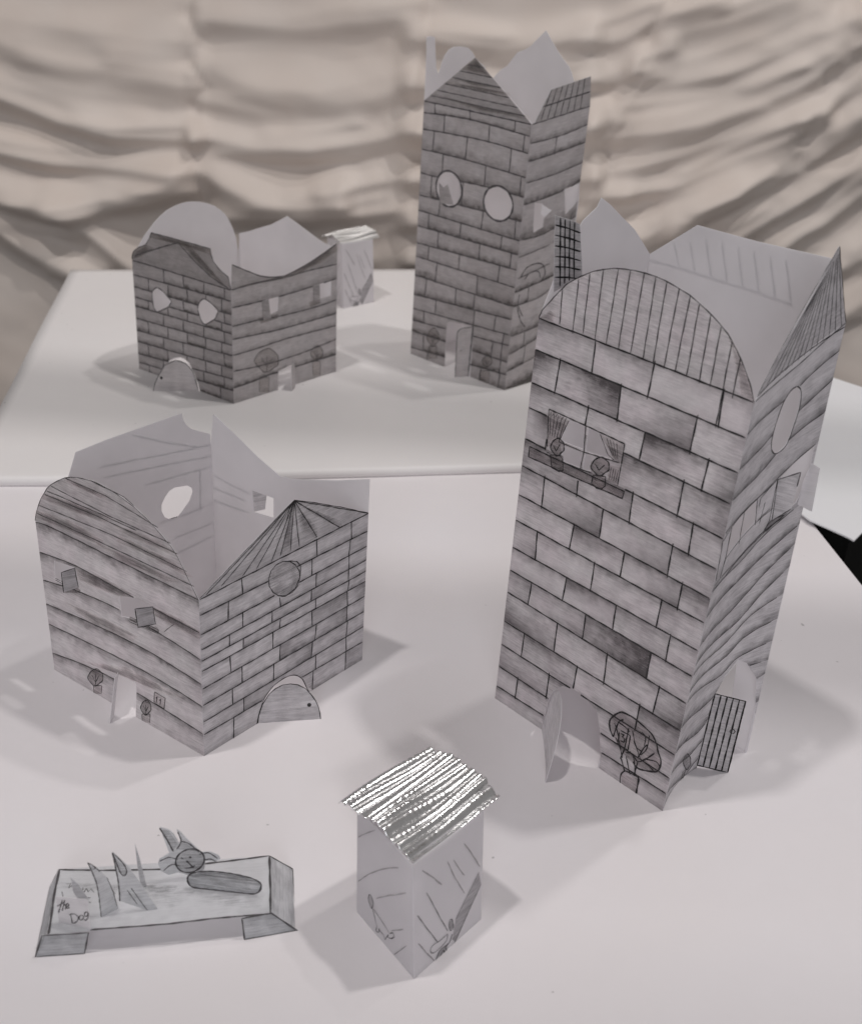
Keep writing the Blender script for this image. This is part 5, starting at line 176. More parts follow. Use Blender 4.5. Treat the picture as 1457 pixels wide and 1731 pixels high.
# ------------------------------------------------------------------ flat drawing on a sheet
class Sheet:
    """a sheet of paper: maps drawing coordinates to space"""
    def __init__(s, P, bul=0):
        s.b0, s.b1, s.t0, s.t1 = [Vector(p) for p in P]; s.bul = bul
        u = (s.b1-s.b0).normalized(); s.n = u.cross(Vector((0, 0, 1))).normalized(); s.sc = ((s.b1-s.b0).length*1000, ((s.t0-s.b0).length+(s.t1-s.b1).length)*500)
    def at(s, q, off=0.):
        u, v = q[0], q[1]; p = s.b0.lerp(s.b1, u).lerp(s.t0.lerp(s.t1, u), v); uc = min(max(u, 0), 1)
        return p+s.n*(off+s.bul*4*uc*(1-uc)*(1-.75*min(max(v, 0), 1)))
    def mm(s, q): return (q[0]*s.sc[0], q[1]*s.sc[1])
class Leaf:
    def __init__(s, O, D, E, L=1, bend=0):
        s.O, s.D, s.E = Vector(O), Vector(D), Vector(E); s.n = s.D.cross(s.E).normalized(); s.sc = (1000, 1000); s.L = L; s.bend = bend; s.bul = bend
        if s.n.dot(Vector((0, 0, .4))-s.O) < 0: s.n = -s.n; s.flip = True
    def at(s, q, off=0.):
        x = min(max(q[0]/s.L, 0), 1); return s.O+s.D*q[0]+s.E*q[1]+s.n*(off+s.bend*4*x*(1-x))
    def mm(s, q): return (q[0]*1000, q[1]*1000)
TH = .0003
def cut2d(poly, holes, cuts, ycuts=()):
    """tessellate a polygon with holes, then slice it at the given x values"""
    loops = [[Vector((p[0], p[1], 0)) for p in poly]]+[[Vector((p[0], p[1], 0)) for p in h] for h in holes]
    flat = [p for l in loops for p in l]; bm = bmesh.new(); vs = [bm.verts.new(p) for p in flat]
    for t in tessellate_polygon(loops):
        try: bm.faces.new([vs[i] for i in t])
        except ValueError: pass
    for c in cuts: bmesh.ops.bisect_plane(bm, geom=bm.verts[:]+bm.edges[:]+bm.faces[:], plane_co=(c, 0, 0), plane_no=(1, 0, 0))
    for c in ycuts: bmesh.ops.bisect_plane(bm, geom=bm.verts[:]+bm.edges[:]+bm.faces[:], plane_co=(0, c, 0), plane_no=(0, 1, 0))
    out = [[(v.co.x, v.co.y) for v in f.verts] for f in bm.faces]; bm.free(); return out
def cuts_for(sh, poly):
    if not isinstance(sh, Sheet) and not sh.bul: return []
    xs = [p[0] for p in poly]; a, b = min(xs), max(xs); return [k/24 for k in range(1, 24) if a+1e-6 < k/24 < b-1e-6] if isinstance(sh, Sheet) else [a+(b-a)*k/10 for k in range(1, 10)]
def orient(pts, n):
    a = (Vector(pts[1])-Vector(pts[0])).cross(Vector(pts[2])-Vector(pts[1])); return pts if a.dot(n) >= 0 else pts[::-1]
def add_sheet(mb, sh, poly, holes, mat, back=None):
    back = back or mat; cuts = cuts_for(sh, poly)
    for f in cut2d(poly, holes, cuts, [k/14 for k in range(1, 17)] if isinstance(sh, Sheet) and sh.bul else ()):
        a = [sh.at(q) for q in f]; b = [sh.at(q, -TH) for q in f]
        mb.face(orient(a, sh.n), mat); mb.face(orient(b, -sh.n), back)
    for lp in [poly]+holes:
        for i in range(len(lp)):
            p, q = lp[i], lp[(i+1) % len(lp)]; ks = [0]+sorted(((c-p[0])/(q[0]-p[0])) for c in cuts if abs(q[0]-p[0]) > 1e-9 and 0 < (c-p[0])/(q[0]-p[0]) < 1)+[1]
            pp = [(p[0]+(q[0]-p[0])*k, p[1]+(q[1]-p[1])*k) for k in ks]
            for x, y in zip(pp, pp[1:]): mb.face([sh.at(x), sh.at(y), sh.at(y, -TH), sh.at(x, -TH)], mat)
def hull(pts):
    pts = sorted(set((p[0], p[1]) for p in pts))
    def half(ps):
        h = []
        for p in ps:
            while len(h) > 1 and (h[-1][0]-h[-2][0])*(p[1]-h[-2][1])-(h[-1][1]-h[-2][1])*(p[0]-h[-2][0]) <= 0: h.pop()
            h.append(p)
        return h
    a, b = half(pts), half(pts[::-1]); return a[:-1]+b[:-1]
def clip_half(poly, a, b, inside):
    out = []
    def d(p): 
        v = (b[0]-a[0])*(p[1]-a[1])-(b[1]-a[1])*(p[0]-a[0]); return v if inside else -v
    for i in range(len(poly)):
        p, q = poly[i], poly[(i+1) % len(poly)]; dp, dq = d(p), d(q)
        if dp >= 0: out.append(p)
        if (dp > 0 and dq < 0) or (dp < 0 and dq > 0):
            k = dp/(dp-dq); out.append((p[0]+(q[0]-p[0])*k, p[1]+(q[1]-p[1])*k))
    return out
def area(p): return abs(sum(p[i][0]*p[(i+1) % len(p)][1]-p[(i+1) % len(p)][0]*p[i][1] for i in range(len(p))))/2
def subtract(polys, hole):
    h = hull(hole); out = []
    for poly in polys:
        rest = poly
        for i in range(len(h)):
            rest = clip_half(rest, h[i], h[(i+1) % len(h)], True)
            if len(rest) < 3: break
        if len(rest) < 3 or area(rest) < 1e-7: out.append(poly); continue
        rest = poly
        for i in range(len(h)):
            a, b = h[i], h[(i+1) % len(h)]; o = clip_half(rest, a, b, False)
            if len(o) > 2 and area(o) > 1e-7: out.append(o)
            rest = clip_half(rest, a, b, True)
            if len(rest) < 3: break
    return out
def pip(p, poly):
    c = False
    for i in range(len(poly)):
        a, b = poly[i], poly[i-1]
        if (a[1] > p[1]) != (b[1] > p[1]) and p[0] < (b[0]-a[0])*(p[1]-a[1])/(b[1]-a[1])+a[0]: c = not c
    return c
def ribbon(mb, sh, pts, w, off, mat, drop=(), jit=.06, step=1.4, double=False):
    q = []
    for a, b in zip(pts, pts[1:]):
        L = math.hypot((b[0]-a[0])*sh.sc[0], (b[1]-a[1])*sh.sc[1]); n = max(1, int(L/step))
        q += [(a[0]+(b[0]-a[0])*k/n, a[1]+(b[1]-a[1])*k/n) for k in range(n)]
    q.append(tuple(pts[-1])); ph = random.random()*9; w = w/1000
    P = [sh.at(p, off) for p in q]; ok = [not any(pip(p, d) for d in drop) for p in q]; row = []
    for i, p in enumerate(P):
        t = (P[min(i+1, len(P)-1)]-P[max(i-1, 0)]); t = t.normalized() if t.length > 0 else Vector((1, 0, 0)); s = sh.n.cross(t).normalized()
        j = jit/1000*(math.sin(i*.37+ph)+.6*math.sin(i*.83+2*ph)); hw = w/2*(1+.22*math.sin(i*.9+ph*3)+random.uniform(-.12, .12))
        if i in (0, len(P)-1): hw *= .6
        row.append((p+s*(j+hw), p+s*(j-hw)))
    for i in range(len(P)-1):
        if ok[i] and ok[i+1]: mb.face(orient([row[i][0], row[i+1][0], row[i+1][1], row[i][1]], sh.n), mat)
def fill(mb, sh, poly, off, mat, tone, corn=(0, 0, 0, 0)):
    xs = [p[0] for p in poly]; ys = [p[1] for p in poly]; x0, y0 = min(xs), min(ys); dx, dy = max(max(xs)-x0, 1e-6), max(max(ys)-y0, 1e-6)
    for f in cut2d(poly, [], cuts_for(sh, poly), [k/14 for k in range(1, 17)] if isinstance(sh, Sheet) and sh.bul else ()):
        pts = [sh.at(q, off) for q in f]
        if orient(pts, sh.n) is not pts: f = f[::-1]; pts = pts[::-1]
        mb.face(pts, mat, [((q[0]-x0)/dx, (q[1]-y0)/dy) for q in f], [sh.mm(q) for q in f], tone, corn)
def soft_fill(mb, sh, poly, off, mat, tone, k=.45):
    """a smudge: full tone in the middle, nothing at its edge"""
    n = len(poly); cx, cy = sum(p[0] for p in poly)/n, sum(p[1] for p in poly)/n
    poly = [(cx+(p[0]-cx)*1.15, cy+(p[1]-cy)*1.15) for p in poly]; inn = [(cx+(p[0]-cx)*k, cy+(p[1]-cy)*k) for p in poly]; z = (0, 0, 0, tone[3])
    def put(q, t):
        pts = [sh.at(x, off) for x in q]
        if orient(pts, sh.n) is not pts: q = q[::-1]; t = t[::-1]; pts = pts[::-1]
        mb.face(pts, mat, [(.5, .5)]*len(q), [sh.mm(x) for x in q], t)
    put(inn, [tone]*n)
    for i in range(n): j = (i+1) % n; put([poly[i], poly[j], inn[j], inn[i]], [z, z, tone, tone])
def smooth(pts, n=4):
    if len(pts) < 3: return pts
    closed = abs(pts[0][0]-pts[-1][0])+abs(pts[0][1]-pts[-1][1]) < 1e-9; P = [tuple(p) for p in pts]
    P = ([P[-2]]+P+[P[1]]) if closed else ([P[0]]+P+[P[-1]]); out = []
    for a, b, c, d in zip(P, P[1:], P[2:], P[3:]):
        for k in range(n):
            t = k/n; out.append(tuple(.5*(2*b[i]+(c[i]-a[i])*t+(2*a[i]-5*b[i]+4*c[i]-d[i])*t*t+(3*b[i]-a[i]-3*c[i]+d[i])*t**3) for i in (0, 1)))
    return out+[P[-2]]
def ring(p):
    p = [tuple(q) for q in p]
    if abs(p[0][0]-p[-1][0])+abs(p[0][1]-p[-1][1]) < 1e-6: p = p[:-1]
    return smooth(p+p[:1])[:-1]
def rowat(row, s):
    if s <= row[0][0]: a, b = row[0], row[1]
    elif s >= row[-1][0]: a, b = row[-2], row[-1]
    else:
        for a, b in zip(row, row[1:]):
            if a[0] <= s <= b[0]: break
    return a[1]+(b[1]-a[1])*(s-a[0])/max(b[0]-a[0], 1e-6)
def vedges(p):
    return [(p[i][0], min(p[i][1], p[i-1][1]), max(p[i][1], p[i-1][1])) for i in range(len(p)) if abs(p[i][0]-p[i-1][0]) < 2e-5]
STYLE = {  # line width mm, line material, shading material, base tone, top, bottom, corner chance, corner depth, part name
 'T1L': (.78, MI, MGP, .07, .36, .10, .3, .30, 'brick'), 'T1R': (.5, MI, MG, .09, .06, .46, .0, 0, 'plank'),
 'H1L': (.58, MI, MGP, .10, .50, .08, .0, 0, 'plank'), 'H1R': (.68, MI, MG, .15, .20, .30, .16, .28, 'brick'),
 'H2L': (1.0, MPN, MGS, .44, .05, .34, .25, .2, 'brick'), 'H2R': (.9, MPN, MGS, .33, .05, .38, 0, 0, 'plank'),
 'T2L': (.95, MPN, MGS, .36, .02, .30, .3, .25, 'brick'), 'T2R': (.7, MPN, MGS, .23, .02, .36, 0, 0, 'plank')}
CORN = {'T1L': {(0, 0): (0, .2, .1, .5), (1, 0): (.1, 0, .1, .95), (1, 1): (0, .5, .85, .2), (1, 2): (.1, .75, .1, 0), (2, 2): (.1, 0, 0, .75), (2, 3): (0, .6, .3, 0), (3, 0): (.1, .2, .8, .15), (3, 1): (.25, .2, .25, .25), (3, 2): (.1, .1, .3, .5), (3, 3): (0, .4, .3, .2), (4, 0): (.25, .35, .3, .3), (4, 1): (.2, .3, .45, .4), (5, 0): (0, 0, .2, .3), (5, 1): (.2, .75, .2, 0), (5, 2): (0, .5, .2, .2), (5, 3): (0, .1, .1, .2), (6, 1): (0, .1, .2, .65), (6, 2): (0, .6, .1, .3), (6, 3): (0, .1, .6, .5), (8, 1): (0, .1, .2, .55), (8, 2): (0, .2, .1, .3), (9, 1): (0, .45, .1, .2), (9, 2): (.35, 1, .9, .45), (10, 0): (.7, .4, 0, 0), (10, 3): (.2, .75, .1, 0), (11, 1): (0, .2, 0, .35), (11, 2): (0, .3, .1, 0), (12, 0): (.4, .2, 0, 0), (11, 3): (.3, .3, .5, .4)},
 'H1R': {(5, 1): (.2, .1, 0, .1), (4, 1): (.75, .4, 0, .1), (6, 2): (.75, .1, .1, .3), (6, 3): (.1, .5, .5, .1), (7, 2): (0, .75, .4, 0), (5, 3): (.2, .3, .6, .5), (8, 1): (.7, .2, .1, .4), (3, 3): (.6, .1, .1, .3), (2, 3): (.2, .1, .1, .6), (5, 4): (0, .3, .7, .1), (9, 3): (.3, .2, .1, .3)}}
def build_wall(key, parent, org):
    d = W[key]; sh = Sheet(d['P'], d['bul']); mb = MB(); add_sheet(mb, sh, d['out'], d['holes'], MP)
    wall = mb.build('wall', parent, org)
    ln = MB()
    for pts in d['inkin']: 
        ribbon(ln, sh, pts, .8, .0002, MPN, d['holes'])
    st = STYLE.get(key)
    if st:
        lw, lm, gm, base, top, bot, pc, cd_, pname = st
        rows = [smooth(r) for r in d['rows']]; subs = d['holes']+d['clips'][:1]; drops = d['holes']+d['clips']
        for k in range(len(rows)-1):
            lo, hi = rows[k+1], rows[k]; js = sorted(d['joints'][k]) if k < len(d['joints']) else []; ss = [0]+js+[1]
            for i, (s0, s1) in enumerate(zip(ss, ss[1:])):
                xs = {s0, s1} | {p[0] for p in lo+hi if s0+.01 < p[0] < s1-.01}
                xs |= {t/24 for t in range(1, 24) if s0+1e-6 < t/24 < s1-1e-6}
                xs = sorted(xs); polys = []
                for a, b in zip(xs, xs[1:]):
                    q = [(a, rowat(lo, a)), (b, rowat(lo, b)), (b, rowat(hi, b)), (a, rowat(hi, a))]
                    if lo is rows[-1]: q[0] = (a, 0.0); q[1] = (b, 0.0)
                    polys.append(q)
                for h in subs: polys = subtract(polys, h)
                if not polys or sum(area(p) for p in polys) < 2e-4: continue
                corn = CORN.get(key, {}).get((k, i))
                if corn is None:
                    corn = [random.uniform(0, .08) for _ in range(4)]
                    if random.random() < pc: corn[random.choice((0, 1, 1, 2, 3))] += cd_*random.uniform(.6, 1.3)
                tone = (max(.04, base+random.uniform(-.04, .05)), top*random.uniform(.6, 1.4), bot*(random.choice((.4, .7, 1, 1.6, 2.1)) if key[1] == '2' else random.uniform(.5, 1.4)), random.random()); bm_ = MB(); corn = tuple((.95 if key == 'T1L' else .75)*c_ for c_ in corn)
                groups = []
                for p in polys:
                    ks = {(round(x, 5), round(y, 5)) for x, y in p}; hit = [g_ for g_ in groups if g_[0] & ks or any(abs(x0-a_) < 2e-5 and lo_ < y0 < hi_ for x0, y0 in ks for a_, lo_, hi_ in g_[2]) or any(abs(x0-a_) < 2e-5 and lo_ < y0 < hi_ for x0, y0 in g_[0] for a_, lo_, hi_ in vedges(p))]
                    n_ = [set(ks), [p], vedges(p)]
                    for g_ in hit: n_[0] |= g_[0]; n_[1] += g_[1]; n_[2] += g_[2]; groups.remove(g_)
                    groups.append(n_)
                for gi, g_ in enumerate(groups):
                  if gi and sum(area(p) for p in g_[1]) < 1.5e-4: continue
                  bm_ = MB(); corn = tuple((.95 if key == 'T1L' else .75)*c_ for c_ in corn)
                  for p in g_[1]:
                    fit = [((x-s0)/(s1-s0), (y-rowat(lo, x))/max(rowat(hi, x)-rowat(lo, x), 1e-4)) for x, y in p]
                    bm_.face([sh.at(q, .00006) for q in p], gm, fit, [sh.mm(q) for q in p], tone, corn)
                  bm_.build(pname, wall, org)
        for k, r in enumerate(rows[:-1]):
            a, b = [[max(r[0][0], .004), r[0][1]]]+r[1:-1]+[[min(r[-1][0], .996), r[-1][1]]], None
            ribbon(ln, sh, a, lw, .00016, lm, drops)
        for k, js in enumerate(d['joints']):
            if k+1 >= len(rows): continue
            for s in js: 
                t0_, t1_ = rowat(rows[k], s), rowat(rows[k+1], s); sk = random.uniform(-.004, .004); ov = random.uniform(0, .006)
                ribbon(ln, sh, [(s+sk, t0_+ov), (s-sk, t1_-ov)], lw, .00017, lm, drops)
        if 'gable' in d:
            g = MB(); fill(g, sh, d['gable'], .00006, gm, (base+(.2 if key == 'H1L' else .12), .08, .08, .4)); 
            for i_, t in enumerate(d['gdark']): soft_fill(g, sh, t[1:], .00009+.00001*i_, gm, (t[0]*.8, 0, 0, .3))
            for t in d['gink']: ribbon(g, sh, t[1:], t[0], .00016, lm)
            g.build('roof_gable', wall, org)
        if d['fill']:
            g = MB()
            for i_, t in enumerate(d['fill']): soft_fill(g, sh, t[1:], .00009+.00001*i_, gm, (t[0]*.8, 0, .0, .3))
            g.build('pencil_patch', wall, org)
    for t in d['ink']:
        ribbon(ln, sh, smooth(t[1:]) if len(t) > 6 else t[1:], abs(t[0]), .0002, (MPF if t[0] < 0 else (st[1] if st else MPN)))
    for nm, fl, ik in d['draw']:
        g = MB()
        for i_, t in enumerate(fl): fill(g, sh, ring(t[1:]) if nm.startswith('drawn_') and len(t) > 8 else t[1:], .00013+.00001*i_, (st[2] if st else MG), (t[0]*(.42 if key[1] == '2' else .72), 0, .08, .5))
        for t in ik: ribbon(g, sh, smooth(t[1:]) if nm == 'drawn_tree' or (nm == 'drawn_plant' and (len(t) > 9 or key[0] == 'S')) else t[1:], t[0], .00022, (st[1] if st else MPN), jit=.03, step=.8)
        g.build(nm, wall, org)
    if ln.f: tag(ln.build('ink_lines', wall, org), kind='stuff')
    return wall
def build_leaf(d, parent, org, shade=MG, line=MI):
    L = max(p[0] for p in d['out']) if d.get('bend') else 1; lf = Leaf(d['O'], d['D'], d['E'], L, d.get('bend', 0)); mb = MB(); add_sheet(mb, lf, d['out'], [], MP)
    if d['tone'] > .02: fill(mb, lf, d['out'], .00006, shade, (d['tone']*(.72 if d['name'] == 'shutter' else .5), .05, .05, .2))
    for t in d['fill']: fill(mb, lf, t[1:], .0001, shade, (t[0]*.5, 0, 0, .6))
    for t in d['ink']: ribbon(mb, lf, t[1:], t[0], .00018, line, jit=.03)
    ob = mb.build(d['name'], parent, org)
    if d.get('label'): ob['label'] = d['label']
    if d.get('knob'):
        g = MB(); k = d['knob']; c = [(k[0]+.0011*math.cos(a), k[1]+.0012*math.sin(a)) for a in [i*math.pi/6 for i in range(12)]]
        top = [lf.at((k[0]+(x-k[0])*.5, k[1]+(y-k[1])*.5), .0009) for x, y in c]; low = [lf.at(q, .0001) for q in c]
        for i in range(12): g.face([low[i], low[(i+1) % 12], top[(i+1) % 12], top[i]], MI)
        g.face(orient(top, lf.n), MI); g.build('knob', ob, org)
    return ob
# ------------------------------------------------------------------ the setting
def grid_solid(fn, nu, nv, th, mat, name, parent=None, org=(0, 0, 0), smooth=True):
    P = [[Vector(fn(i/nu, j/nv)) for i in range(nu+1)] for j in range(nv+1)]; o = Vector(org)
    vs = [tuple(p-o) for r in P for p in r]; n0 = len(vs); W_ = nu+1; fs = []
    for j in range(nv):
        for i in range(nu): a = j*W_+i; fs.append((a, a+1, a+1+W_, a+W_))
    if th:
        for j in range(nv+1):
            for i in range(nu+1):
                a, b = P[j][max(i-1, 0)], P[j][min(i+1, nu)]; c, d = P[max(j-1, 0)][i], P[min(j+1, nv)][i]
                n = (b-a).cross(d-c).normalized(); vs.append(tuple(P[j][i]-o-n*th))
        fs += [tuple(n0+k for k in f[::-1]) for f in fs[:]]
        ring = [i for i in range(nu)]+[j*W_+nu for j in range(nv)]+[nv*W_+i for i in range(nu, 0, -1)]+[j*W_ for j in range(nv, 0, -1)]
        for a, b in zip(ring, ring[1:]+ring[:1]): fs.append((b, a, a+n0, b+n0))
    me = bpy.data.meshes.new(name); me.from_pydata(vs, [], fs); me.materials.append(mat)
    if smooth: me.polygons.foreach_set('use_smooth', [True]*len(fs))
    ob = bpy.data.objects.new(name, me); COL.objects.link(ob); ob.parent = parent; return ob
def make_board(name, c1, c2):
    m, nt, b, N, L = new_mat(name); p = geo_pos(nt); n1 = noise(nt, p, 7, 2); n2 = noise(nt, p, 500, 2); n3 = noise(nt, p, 55, 4, .6)
    c = mixc(nt, ramp(nt, n1, .35, .65), c1, c2); c = mixc(nt, ramp(nt, n3, .3, .75, 0, .10), c, (.70, .66, .68))
    sp = noise(nt, p, 170, 1); c = mixc(nt, ramp(nt, sp, .795, .83, 0, .55), c, (.25, .23, .23))
    L.new(c, b.inputs['Base Color']); b.inputs['Roughness'].default_value = .5; b.inputs['Specular IOR Level'].default_value = .4
    L.new(bump(nt, n2, .08, .0005), b.inputs['Normal']); return m
MBO = make_board('white_board', (.80, .762, .774), (.80, .77, .793)); MBB = make_board('white_sheet', (.80, .775, .77), (.80, .78, .78)); MBR = make_board('cool_white_sheet', (.80, .80, .83), (.80, .81, .83))
def slab(name, poly, z1, z0, mat):
    mb = MB(); a = [(x, y, z1) for x, y in poly]; b = [(x, y, z0) for x, y in poly]; n = Vector((0, 0, 1))
    mb.face(orient(a, n), mat); mb.face(orient(b, -n), mat)
    for i in range(len(poly)): j = (i+1) % len(poly); mb.face([a[i], a[j], b[j], b[i]], mat)
    return mb.build(name, None)
e0, e1 = EDGE; k = (e1[0]-e0[0])/(e1[1]-e0[1])
tag(slab('tabletop', [(-.9, -.5), (e0[0]+k*(-.5-e0[1]), -.5), (e0[0]+k*(.80-e0[1]), .80), (-.9, .80)], 0, -.006, MBO), kind='structure')
MFL = make_flat('dark_floor', (.012, .012, .011), .8, .2)
tag(slab('floor', [(-4, -2), (4, -2), (4, 4), (-4, 4)], -.42, -.44, MFL), kind='structure')
MBM = make_flat('beam_wood', (.30, .22, .16), .6, .3)
BM = (.611, 1.026, .075)
bmb = MB()
def boxf(mb, x0, x1, y0, y1, z0, z1, mat):
    c = [(x, y, z) for z in (z0, z1) for y in (y0, y1) for x in (x0, x1)]
    for f in ((0, 2, 3, 1), (4, 5, 7, 6), (0, 1, 5, 4), (2, 6, 7, 3), (0, 4, 6, 2), (1, 3, 7, 5)): mb.face([c[i] for i in f], mat)
boxf(bmb, -2.6, 2.6, BM[0]-BM[2]/2, BM[0]+BM[2]/2, BM[1]-.02, BM[1]+.02, MBM)
tag(bmb.build('ceiling_beam', None), kind='structure')
# the rear sheet: flat, with a rolled front edge
be = BACK['edge']
def ex(pts, x):
    for a, b in zip(pts, pts[1:]):
        if x <= b[0]: break
    return a[1]+(b[1]-a[1])*(x-a[0])/(b[0]-a[0])
bl, l2 = BACK['bl'][0], BACK['l2'][0]; far = BACK['far'][0]
def back_pt(u, v):
    # u across, v from the tucked-in front edge to the far edge
    RR = .0042; y0k = lambda x: ex(be, x)
    t = v*60
    if t < 10:
        a = -math.pi*.42+ (math.pi*.92)*(t/10); dy, z = RR*(1-math.cos(a+0))*0+RR-RR*math.cos(a), HB-RR+RR*math.sin(a); prog = 0
    else:
        prog = (t-10)/50; dy, z = RR, HB
    xf = -.325+u*.56; yl = y0k(xf); xl_b = bl[0]+.0*(u); xb = bl[0]+u*(.262-bl[0]); yb = bl[1]+(far[1]-bl[1])/(far[0]-bl[0])*(xb-bl[0])
    x = xf+(xb-xf)*prog; y = yl+dy+(yb-yl-RR)*prog
    z += .0010*math.sin(prog*11+1+u)*prog
    return (x, y, z)
xs_ = (l2[0]-bl[0])/(l2[1]-bl[1])
def back_pt2(u, v):
    x, y, z = back_pt(u, v); return (x, y, z)
sheet = tag(grid_solid(back_pt2, 60, 60, .0012, MBB, 'white_sheet'), 'large white sheet with a rolled front edge under the two rear paper buildings', 'sheet')
tag(slab('tabletop', [(-.28, .802), (.20, .802), (.235, 1.14), (-.35, 1.12)], .0030, -.03, MBO), kind='structure')
cx_, cy_ = sum(p[0] for p in RIGHTS)/len(RIGHTS), sum(p[1] for p in RIGHTS)/len(RIGHTS)
tag(slab('side_table', [(cx_+(x-cx_)*.82, cy_+(y-cy_)*.82) for x, y in RIGHTS], .0026, -.42, MFL), kind='structure')
mb = slab('white_sheet', RIGHTS, .0042, .0030, MBR); tag(mb, 'bluish white sheet corner at right edge, lying beyond the tall striped door tower', 'sheet')
# the curtain
def make_cloth():
    m, nt, b, N, L = new_mat('cream_cloth'); p = geo_pos(nt); n = noise(nt, p, 12, 3); n2 = noise(nt, p, 420, 2); n3 = noise(nt, p, 60, 4)
    c = mixc(nt, ramp(nt, n, .3, .7), (.64, .56, .505), (.67, .60, .55)); L.new(c, b.inputs['Base Color']); b.inputs['Roughness'].default_value = .55
    b.inputs['Specular IOR Level'].default_value = .3; b.inputs['Sheen Weight'].default_value = .15
    h = mathn(nt, 'ADD', n3, mathn(nt, 'MULTIPLY', n2, .2)); L.new(bump(nt, h, .10, .002), b.inputs['Normal']); return m
MC = make_cloth()
def cloth():
    nx, nz = 420, 260; X = np.linspace(-.95, .95, nx); Z = np.linspace(-.40, .48, nz); xx, zz = np.meshgrid(X, Z); zb = -.40+.15*np.clip((xx-.05)/.2, 0, 1); zz = zb+(zz+.40)*(.48-zb)/.88; h = np.zeros_like(xx)
    allf = [list(f) for f in FOLDS]
    for a, wu, wd, pts in FOLDS:          # smaller companion creases beside the main folds
        for k in range(2):
            lo, hi = sorted(rng.uniform(0, 1, 2)); hi = min(1, max(hi, lo+.35)); P = np.array(pts); n_ = len(P)
            t = np.linspace(lo*(n_-1), hi*(n_-1), 4); q = np.stack([np.interp(t, np.arange(n_), P[:, 0]), np.interp(t, np.arange(n_), P[:, 1])+rng.choice((-1, 1))*rng.uniform(.011, .024)*np.linspace(rng.uniform(.5, 1), 1, 4)], -1)
            allf.append([a*rng.uniform(.12, .32), wu*.55, wd*.5, q.tolist()])
    for a, wu, wd, pts in allf:
        px_ = np.array([p[0] for p in pts]); pz = np.array([p[1] for p in pts]); o = np.argsort(px_); px_, pz = px_[o], pz[o]
        zr = np.interp(xx, px_, pz); sl = np.interp(xx, (px_[1:]+px_[:-1])/2, np.diff(pz)/np.diff(px_)); c = 1/np.sqrt(1+sl**2)
        ker = 5; zr = zr.copy()
        for _ in range(3): zr[:, 1:-1] = (zr[:, 2:]+zr[:, :-2]+2*zr[:, 1:-1])/4
        d = (zz-zr)*c; ed = .025
        fade = np.clip((xx-px_[0]+ed)/ed, 0, 1)*np.clip((px_[-1]+ed-xx)/ed, 0, 1); fade = fade*fade*(3-2*fade)
        wv = 1+.18*np.sin(xx*40+a*3)
        h += fade*a*wv*CA*np.where(d > 0, np.exp(-(d/(wu*.0014))**2), .7*np.exp(-(d/(wd*.0013))**2)+.3*np.exp(np.minimum(d, 0)/(wd*.0011)))
    for s in SEAM:
        a, pts = s[0], s[1:]; pz = np.array([p[1] for p in pts]); px_ = np.array([p[0] for p in pts]); o = np.argsort(pz)
        d = xx-np.interp(zz, pz[o], px_[o]); h += -a*.0005*np.exp(-(d/.005)**2)-a*.0007*np.exp(-(d/.025)**2)+.0007*np.sin(zz*260+xx*60)*np.exp(-(d/.014)**2)
    # slack between the gathers, small creases
    h += .0006*np.sin(zz*75+5*np.sin(xx*9)+xx*6)+.0002*np.sin(zz*190+7*np.sin(xx*13+1)+xx*20)+.006*np.sin(xx*9+1)
    h += .012*np.clip((-zz-.05)/.2, 0, 1)*np.sin(xx*30+zz*12)
    vs = np.stack([xx, YC-h-.11*np.clip((.30-zz)/.45, 0, 1.3)**1.4, zz], -1).reshape(-1, 3); i = np.arange(nx-1)[None]+nx*np.arange(nz-1)[:, None]; i = i.ravel()
    fs = np.stack([i, i+1, i+1+nx, i+nx], 1)
    me = bpy.data.meshes.new('curtain'); me.from_pydata(vs.tolist(), [], fs.tolist()); me.materials.append(MC); me.polygons.foreach_set('use_smooth', [True]*len(fs))
    ob = bpy.data.objects.new('curtain', me); COL.objects.link(ob); tag(ob, 'cream gathered fabric curtain hanging in folds behind the paper models', 'curtain')
    g = MB()
    for x, z in SPOT:
        j, i_ = int((z+.40)/.88*(nz-1)), int((x+.95)/1.9*(nx-1)); c = Vector((x, float(YC-h[j, i_]-.11*max((.30-z)/.45, 0)**1.4)-.0015, z))
        g.face([c+Vector((.0026*math.cos(a)*(1-.3*math.sin(a)), 0, .0030*math.sin(a))) for a in [t*math.pi/5 for t in range(10)]], MSP)
    g.build('stain', ob)
CA = .0021; MSP = make_flat('stain', (.10, .07, .05), .8)
cloth()
# ------------------------------------------------------------------ paper buildings
def centre(n): return sum((Vector(p) for p in (W[n+'L']['P'][0], W[n+'L']['P'][1], W[n+'R']['P'][1])), Vector())/3
def building(n, name, label, cat, shade, line, group=None):
    b = [Vector(W[n+'L']['P'][0]), Vector(W[n+'L']['P'][1]), Vector(W[n+'R']['P'][1])]; org = (b[0]+b[2])/2; root = thing(name, org, label, cat, group)
    for k in 'LRGF': build_wall(n+k, root, org)
    for d in LEAF:
        if d['b'] == n: build_leaf(d, root, org, shade, line)
    return root, org
t1, o1 = building('T1', 'paper_tower', 'tall paper tower in front at right, inked bricks, oval window and striped open door', 'paper house', MG, MI, 'brick drawn paper buildings')
gd = Leaf(GRID['O'], GRID['D'], GRID['E']); g = MB(); add_sheet(g, gd, GRID['out'], [], MP); fill(g, gd, GRID['out'], .00006, MG, (.42, .1, .1, .3))
for t in GRID['ink']: ribbon(g, gd, t[1:], t[0], .00018, MI)
o = g.build('roof_flap', t1, o1); o['label'] = 'curled roof flap with a bold inked grid'
building('H1', 'paper_house', 'low open paper house in front at left, number 11 beside its white door', 'paper house', MG, MI, 'brick drawn paper buildings')
